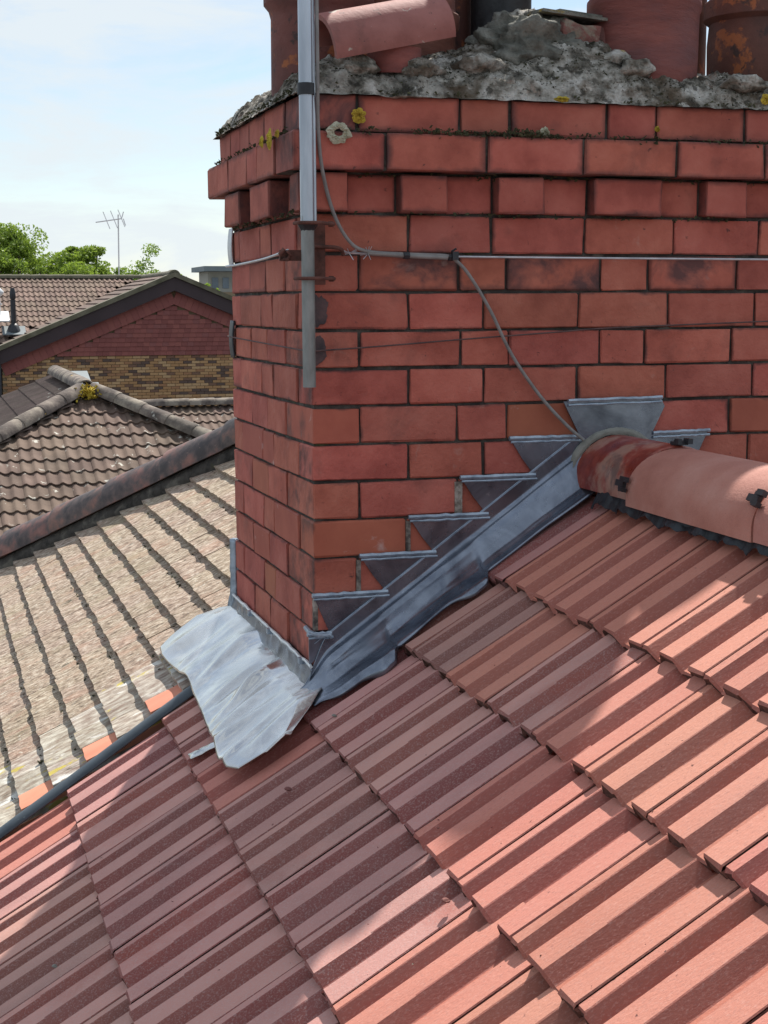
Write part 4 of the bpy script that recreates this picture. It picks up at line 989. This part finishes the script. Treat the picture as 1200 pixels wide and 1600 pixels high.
# left slope (faces -X), ribs seen at a glancing angle
for row in range(1, 10):
    d = row*gg; xx = AP.x - d*cosb; zz = AP.z - d*sinb
    yy = AP.y - (AP.x-xx) + .10
    while yy < 21.5:
        if yy < AP.y - (AP.x-xx) + 6.2:
            o = bpy.data.objects.new('pantile', random.choice(PBL)); link(o, hb)
            o.matrix_local = Matrix.Translation(-HB) @ slope_frame(Vector((xx, yy+.267, zz+.012)), Vector((0, -1, 0)), Vector((math.cos(th_a-tilt), 0, math.sin(th_a-tilt))))
        yy += .267
E_ = 5.6
v = [AP, Vector((AP.x, 21.8, AP.z)), AP+Vector((-E_, -E_, -E_*TH)), AP+Vector((E_, -E_, -E_*TH)), Vector((AP.x-E_, 21.8, AP.z-E_*TH)), Vector((AP.x+E_, 21.8, AP.z-E_*TH))]
v = [q-HB-Vector((0, 0, .03)) for q in v]
pyobj('roof_underlay', v, [(0, 2, 3), (0, 1, 4, 2), (0, 3, 5, 1), (1, 5, 4)], M_deck, hb)
v, fcs = box_data((AP.x, 16.3, -4.9), (2*E_-.6, 10.4, 3.2)); pyobj('wall', [Vector(q)-HB for q in v], fcs, M_buffmortar, hb)
def caps(name, A, B, R_, L_, m, par, base, **kw):
    d = (B-A); n = max(1, int(d.length/L_)); dn = d.normalized()
    for k in range(n+1):
        half_round(name, A+dn*L_*k, A+dn*(L_*(k+1)+.03), R_, m, par, base, k, .02, None, .012, 180, 10, **kw)
caps('hip_tile', AP+Vector((-.06, -.06, .03)), AP+Vector((-2.3, -2.3, -2.3*TH+.03)), .115, .40, M_hipcap, hb, HB)
caps('hip_tile', AP+Vector((.06, -.06, .03)), AP+Vector((2.6, -2.6, -2.6*TH+.03)), .115, .40, M_hipcap, hb, HB)
caps('ridge_tile', AP+Vector((0, 0, .05)), Vector((AP.x, 20.9, AP.z+.05)), .12, .42, M_hipcap, hb, HB)
# orange lichen clump where the hips meet
L_ = []; rr = random.Random(2)
for i in range(260):
    c = AP+Vector((rr.gauss(.0, .07), rr.gauss(-.20, .05), rr.gauss(.02, .04))); s = rr.uniform(.015, .035)
    L_.append(([c+Vector((rr.uniform(-1, 1), rr.uniform(-1, 1), rr.uniform(-1, 1)))*s for _ in range(5)], [(0, 1, 2), (0, 2, 3), (0, 3, 4), (0, 4, 1), (1, 2, 3)]))
v, fcs = join(L_); o = pyobj('lichen_clump', [q-HB for q in v], fcs, M_lichy, hb); o['kind'] = 'stuff'
# snapped tile noses on the left slope
# ------------------------------------------------------------------ low roof behind, right
lr = thing('low_roof_house', 'low brown pantiled roof with capped ridge just left of the chimney', 'house', (5, 23, -3.5))
LB = Vector(lr.location)
rz = -1.66; ry = 22.0
PL = [pan_mesh(60+s, M_pan) for s in range(2)]
for row in range(1, 9):
    d = row*gg
    xx = 1.9
    while xx < 5.4:
        o = bpy.data.objects.new('pantile', random.choice(PL)); link(o, lr)
        o.matrix_local = Matrix.Translation(-LB) @ slope_frame(Vector((xx, ry-d*cosb, rz-d*sinb)), Vector((1, 0, 0)), upt)
        xx += .267
v = [(1.6, ry, rz-.03), (9, ry, rz-.03), (9, ry-4, rz-.03-4*TH), (1.6, ry-4, rz-.03-4*TH), (9, ry+4, rz-.03-4*TH), (1.6, ry+4, rz-.03-4*TH)]
pyobj('roof_underlay', [Vector(q)-LB for q in v], [(0, 3, 2, 1), (0, 1, 4, 5)], M_deck, lr)
v, fcs = box_data((5.3, ry, -5.1), (7.2, 7.4, 3.0)); pyobj('wall', [Vector(q)-LB for q in v], fcs, M_buffmortar, lr)
caps('ridge_tile', Vector((1.7, ry, rz+.02)), Vector((6.2, ry, rz+.02)), .105, .42, M_hipcap, lr, LB)

# ------------------------------------------------------------------ gable fronted house
gh = thing('gabled_house', 'brick house with tile hung gable under dark bargeboards and pantiled roof', 'house', (5, 36, -3))
GB = Vector(gh.location)
GY = 33.5; GX = 5.0; GZ = .66; TG = .415; ga = math.atan(TG)
PF = [pan_mesh(80+s, M_farpan, amp=.028) for s in range(3)]
cosg, sing = math.cos(ga), math.sin(ga); g2 = .32
upg = Vector((0, math.cos(ga-.07), math.sin(ga-.07)))
MRY = 38.5
pan_list = []
for row in range(1, 15):
    d = row*g2; yy = MRY - d*cosg; zz = GZ+.05 - d*sing
    xx = -.9
    while xx < GX - (d*cosg) - .0:          # left of the valley
        pan_list.append((xx, yy, zz)); xx += .267
for (xx, yy, zz) in pan_list[:300]:
    o = bpy.data.objects.new('pantile', random.choice(PF)); link(o, gh)
    o.matrix_local = Matrix.Translation(-GB) @ slope_frame(Vector((xx, yy, zz)), Vector((1, 0, 0)), upg)
# wing slope facing -X: plain wide tiles
WM = cham_box_mesh('wing_tile', (.40, .36, .03), 0, M_farslab)
for row in range(0, 15):
    d = row*.30+.15
    xx = GX - d*cosg; zz = GZ+.02 - d*sing
    yy = GY-.05
    while yy < MRY - (GX-xx) + .1:
        o = bpy.data.objects.new('wing_tile', WM); link(o, gh); o.location = Vector((xx, yy+.18, zz+.03))-GB; o.rotation_euler = (0, -(ga-.09), 0); yy += .366
v = [(GX, GY-.1, GZ), (GX, MRY, GZ), (GX-4.6, GY-.1, GZ-4.6*TG), (GX-4.6, MRY-4.6, GZ-4.6*TG), (GX+4.6, GY-.1, GZ-4.6*TG), (GX+4.6, MRY, GZ-4.6*TG), (-2, MRY, GZ), (-2, MRY-4.6, GZ-4.6*TG), (-2, MRY+4.6, GZ-4.6*TG), (GX+4.6, MRY+4.6, GZ-4.6*TG)]
v = [Vector(q)-GB-Vector((0, 0, .02)) for q in v]
pyobj('roof_underlay', v, [(0, 1, 3, 2), (0, 4, 5, 1), (6, 7, 3, 1), (6, 1, 5, 9, 8)], M_farslab, gh)
caps('ridge_tile', Vector((-1.6, MRY, GZ+.03)), Vector((GX-.2, MRY, GZ+.03)), .10, .45, M_verge, gh, GB)
caps('ridge_tile', Vector((GX, GY+.1, GZ+.03)), Vector((GX, MRY, GZ+.03)), .10, .45, M_verge, gh, GB)
half_round('ridge_end', Vector((GX, GY-.25, GZ-.0)), Vector((GX, GY+.15, GZ+.0)), .15, M_verge, gh, GB, 3, .05)
for sgn in (-1, 1):
    ee = 4.25 if sgn < 0 else 4.5
    def seg(y0, y1, top, bot, m, nm, x1=ee):
        v = []
        for xx in (0, x1):
            for y in (y0, y1):
                for zz in (top, bot): v.append(Vector((GX+sgn*xx, y, GZ-xx*TG+zz))-GB)
        return pyobj(nm, v, [(0, 1, 3, 2), (4, 6, 7, 5), (0, 4, 5, 1), (2, 3, 7, 6), (0, 2, 6, 4), (1, 5, 7, 3)], m, gh)
    seg(GY-.30, GY+.15, .09, -.02, M_verge, 'verge')
    seg(GY-.22, GY-.17, -.025, -.34, M_fascia, 'bargeboard')
    seg(GY-.18, GY, -.30, -.34, M_fascia, 'soffit')
# eave gutter and downpipe at the left
v, fcs = box_data((GX-4.25, GY-.02, GZ-4.25*TG-.15), (.30, .6, .34)); pyobj('eave_box', [Vector(q)-GB for q in v], fcs, M_fascia, gh)
tube('downpipe', [Vector((.93, GY-.12, -1.1))-GB, Vector((.93, GY-.12, -3.5))-GB], .05, M_black, gh, 8)
# wall core
v = [(GX-3.95, GY+.03, -6.4), (GX+4.0, GY+.03, -6.4), (GX+4.0, GY+.03, GZ-4.0*TG-.3), (GX, GY+.03, GZ-.3), (GX-3.95, GY+.03, GZ-3.95*TG-.3)]
v = [Vector(q)-GB for q in v]; v += [q+Vector((0, 4, 0)) for q in v]
pyobj('wall', v, [(0, 1, 2, 3, 4), (9, 8, 7, 6, 5)] + [(k, 5+k, 5+(k+1) % 5, (k+1) % 5) for k in range(5)], M_buffmortar, gh)
v, fcs = box_data((-1.6, GY+2.5, -4.0), (5.2, 3.0, 5.0)); pyobj('side_wall', [Vector(q)-GB for q in v], fcs, M_buffmortar, gh)
# variants of a small box with the random attribute
def rbox(name, s, m, rv):
    me = cham_box_mesh(name, s, 0, m); a = me.attributes.new('rnd', 'FLOAT', 'FACE')
    a.data.foreach_set('value', [rv]*len(me.polygons)); return me
def many(name, size, m, pts, cap_n, par, base, stuffname, pref, rotx=0.0, nvar=14):
    rr = random.Random(9); vs = [rbox(name, size, m, (i+.5)/nvar) for i in range(nvar)]
    pts = sorted(pts, key=pref)
    for (x, y, z) in pts[:cap_n]:
        o = bpy.data.objects.new(name, rr.choice(vs)); link(o, par); o.location = Vector((x, y, z))-base; o.rotation_euler = (rotx, 0, 0)
    rest_ = pts[cap_n:]
    if rest_:
        L_ = []; vals = []
        for (x, y, z) in rest_:
            v_, f_ = box_data((x, y, z), size); L_.append((v_, f_)); vals += [rr.random()]*6
        v_, f_ = join(L_); o = pyobj(stuffname, [Vector(q)-base for q in v_], f_, m, par); o['kind'] = 'stuff'
        a = o.data.attributes.new('rnd', 'FLOAT', 'FACE'); a.data.foreach_set('value', vals)
GTOP = -1.20
pts = []
for r0 in range(0, 34):
    z = GTOP - .035 - r0*.0667; x = GX-3.9 + (.1 if r0 % 2 else 0)
    while x < GX+3.9: pts.append((x, GY+.015, z)); x += .2
many('wall_brick', (.190, .05, .057), M_buff, pts, 300, gh, GB, 'lower_wall_bricks', lambda q: (q[0] > 6.6, -q[2]))
pts = []; r0 = 0
z = GTOP + .06
while z < GZ - .75:
    half = (GZ-.36 - z - .33)/TG
    x = GX - half + (.075 if r0 % 2 else 0)
    while x < GX + half: pts.append((x, GY-.02, z)); x += .150
    z += .105; r0 += 1
many('hanging_tile', (.1475, .035, .112), M_hung, pts, 300, gh, GB, 'outer_hanging_tiles', lambda q: (q[0] > 6.4, abs(q[0]-4)), rad(-9))
# raking border tiles along both verges
BT = rbox('border_tile', (.15, .03, .30), M_hung, .4); BT2 = rbox('border_tile', (.15, .03, .30), M_hung, .7)
for sgn in (-1, 1):
    xx = .08
    while xx < 3.95:
        o = bpy.data.objects.new('border_tile', random.choice((BT, BT2))); link(o, gh); o.location = Vector((GX+sgn*xx, GY-.05, GZ-.50-xx*TG))-GB; o.rotation_euler = (rad(-6), sgn*ga, 0); xx += .142

# things standing on that roof
sv = thing('soil_vent_pipe', 'slim black vent pipe rising from the pantiled roof at the left', 'vent pipe', (1.38, 35.0, -.50))
base = Vector(sv.location)
tube('pipe', [(0, 0, -.12), (0, 0, .62)], .062, M_black, sv, 12); tube('cowl', [(0, 0, .62), (0, 0, .66), (0, 0, .78), (0, 0, .90)], [.045, .075, .07, .045], M_black, sv, 12)
tube('collar', [(0, 0, -.14), (0, 0, .0), (0, 0, .06)], [.17, .12, .065], M_black, sv, 12)
v, fcs = box_data((0, -.05, -.10), (.55, .5, .02)); pyobj('lead_slate', v, fcs, M_slab, sv).rotation_euler = (ga, 0, 0)
ft = thing('flue_terminal', 'white capped flue terminal on the pantiled roof at the left edge', 'flue', (1.02, 35.3, -.22))
tube('stem', [(0, 0, -.1), (0, 0, .42)], .085, M_white, ft, 12); tube('cap', [(0, 0, .42), (0, 0, .50), (0, 0, .54), (0, 0, .70)], [.10, .17, .17, .02], M_white, ft, 12)
tube('ring', [(0, 0, .22), (0, 0, .26)], .12, M_white, ft, 12)
v, fcs = box_data((0, -.1, -.02), (.55, .6, .03)); pyobj('base_plate', v, fcs, M_white, ft).rotation_euler = (ga, 0, 0)
o = pyobj('lean_to_roof', *join([box_data((0, 0, 0), (.75, .9, .05)), box_data((.25, -.3, -.10), (.6, .5, .05))]), M_slab); o.location = (2.15, 29, -1.50); o.rotation_euler = (rad(14), 0, 0); tag(o, 'small blue grey flat roof seen just over the hipped ridge', 'porch roof')

# rooftop television aerial
ta = thing('television_aerial', 'thin roof aerial with slanted elements against the sky', 'aerial', (4.89, 43, .0))
tube('pole', [(0, 0, 0), (0.03, 0, 2.62)], .022, M_white, ta, 6)
tube('boom', [(-.60, .25, 2.40), (.12, -.05, 2.50)], .018, M_white, ta, 6)
for k, t in enumerate((0.0, .18, .36)):
    c = Vector((-.60, .25, 2.40)).lerp(Vector((.12, -.05, 2.50)), .42+t*1.6)
    tube('element', [c+Vector((-.09, .05, .26)), c+Vector((.09, -.05, -.24))] if k != 3 else [], .013, M_white, ta, 5)
for k in range(2):
    c = Vector((.12+.05*k, -.05, 2.50)); tube('reflector', [c, c+Vector((.06, 0, .20-.40*k))], .015, M_white, ta, 5)

# distant flat roofed block
ob = thing('office_building', 'distant pale flat roofed block partly hidden by the chimney', 'building', (17.5, 87, -4))
OB = Vector(ob.location)
for (nm, c, s, m) in (('wall', (17.4, 87, -.8), (4.4, 3, 5.4), M_cream), ('brick_band', (17.4, 85.45, .35), (4.42, .1, .75), M_buffmortar), ('flat_roof', (17.6, 86.6, 2.05), (5.6, 4.4, .28), M_slab), ('lower_roof', (18.0, 84.9, -.1), (5.0, 3, .14), M_white)):
    v, fcs = box_data(c, s); pyobj(nm, [Vector(q)-OB for q in v], fcs, m, ob)
for k in range(6):
    v, fcs = box_data((15.6+.62*k, 85.46, 1.25), (.36, .08, .62)); w_ = pyobj('window', [Vector(q)-OB for q in v], fcs, M_glass, ob)

# ------------------------------------------------------------------ trees
def tree(lab, cx_, cy_, base_z, top_z, W_, seed, nleaf, leaf, open_=0.5, sx=1.0):
    t = thing('tree', lab, 'tree', (cx_, cy_, base_z), 'trees beyond the far roofs'); rr = random.Random(seed)
    H = top_z-base_z
    limbs = [tube_data([(0, 0, 0), (.05*W_*.2, 0, H*.35), (0, 0, H*.62)], [.05*H, .035*H, .02*H], 8)]
    clumps = []
    for i in range(26):
        a = rr.uniform(0, 2*math.pi); q = math.sqrt(rr.random())*W_*.5; zc = H*rr.uniform(.50, .93)
        env = math.sqrt(max(0.05, 1-(q/(W_*.52))**2)); zc = H*(.66 + .30*env*rr.uniform(.2, 1))
        c = Vector((q*math.cos(a)*sx, q*math.sin(a)*.7, zc)); clumps.append((c, rr.uniform(.10, .19)*W_))
        if i % 2 == 0: limbs.append(tube_data([(0, 0, H*.3+.02*i*H*.3), (c.x*.5, c.y*.5, (H*.35+zc)/2), tuple(c)], [.018*H, .010*H, .003*H], 5))
    v, fcs = join(limbs); pyobj('trunk', v, fcs, M_bark, t, True)
    V = []; F = []
    for i in range(nleaf):
        c, R_ = clumps[i % len(clumps)]
        d = Vector((rr.gauss(0, 1), rr.gauss(0, 1), rr.gauss(0, 1))).normalized()*R_*rr.random()**.45
        d.z *= .72; p_ = c+d
        if nv(p_.x, p_.y, p_.z, 2.4) < -.12*open_*2: continue
        a = Vector((rr.gauss(0, 1), rr.gauss(0, 1), rr.gauss(0, 1))).normalized(); b = a.cross(Vector((rr.gauss(0, 1), rr.gauss(0, 1), rr.gauss(0, 1)))).normalized()
        s = leaf*rr.uniform(.6, 1.3); k = len(V)
        V += [p_-a*s, p_-b*s*.5, p_+a*s, p_+b*s*.5]; F.append((k, k+1, k+2, k+3))
    o = pyobj('crown', V, F, M_leaf, t); o['kind'] = 'stuff'
    return t
tree('broad fresh green tree filling the left edge behind the roofs', 3.2, 59, -6, 3.6, 5.2, 3, 34000, .07)
tree('rounded green tree right of the broad one, behind the far ridge', 5.6, 59.5, -6, 2.75, 2.8, 9, 15000, .07)
tree('pale bushy tree low in front of the broad tree at the left', 3.6, 55, -6, 2.05, 1.2, 12, 4000, .06)
tree('small sparse tree above the gable right of the roof aerial', 9.25, 68, -6, 3.0, 3.0, 5, 8000, .07, .9)
tree('low green bush between the gable and the pale block', 12.2, 68, -6, 1.30, 1.6, 8, 4000, .07, .8)

# ------------------------------------------------------------------ bits lying about
pebble(-.07, -1.02, .006, M_rough, 'dark crumb on a bright red tile at the lower right')
pebble(-.135, -.35, .007, M_rough, 'dark crumb on a shade-toned tile below the apron', .0)
rr = random.Random(77)
L_ = []
for i in range(240):
    x = rr.uniform(-.75, .5); y = rr.uniform(-1.8, .4)
    c = Vector((x, y, zr(x)-.001)); q = rr.uniform(.0008, .0026)
    L_.append(([c+Vector((rr.uniform(-1, 1), rr.uniform(-1, 1), rr.uniform(-.2, 1)))*q for _ in range(5)], [(0, 1, 2), (0, 2, 3), (0, 3, 4), (0, 4, 1), (1, 2, 3)]))
v, fcs = join(L_); o = tag(pyobj('tile_grit', v, fcs, M_rough), 'loose grit scattered over the red ribbed tiles', 'grit'); o['kind'] = 'stuff'
pebble(-.55, -.34, .005, M_newmortar, 'pale crumb in a rib near the lower left edge')
pebble(-.01, -.20, .005, M_newmortar, 'tiny pale crumb beside the lead on the second course')
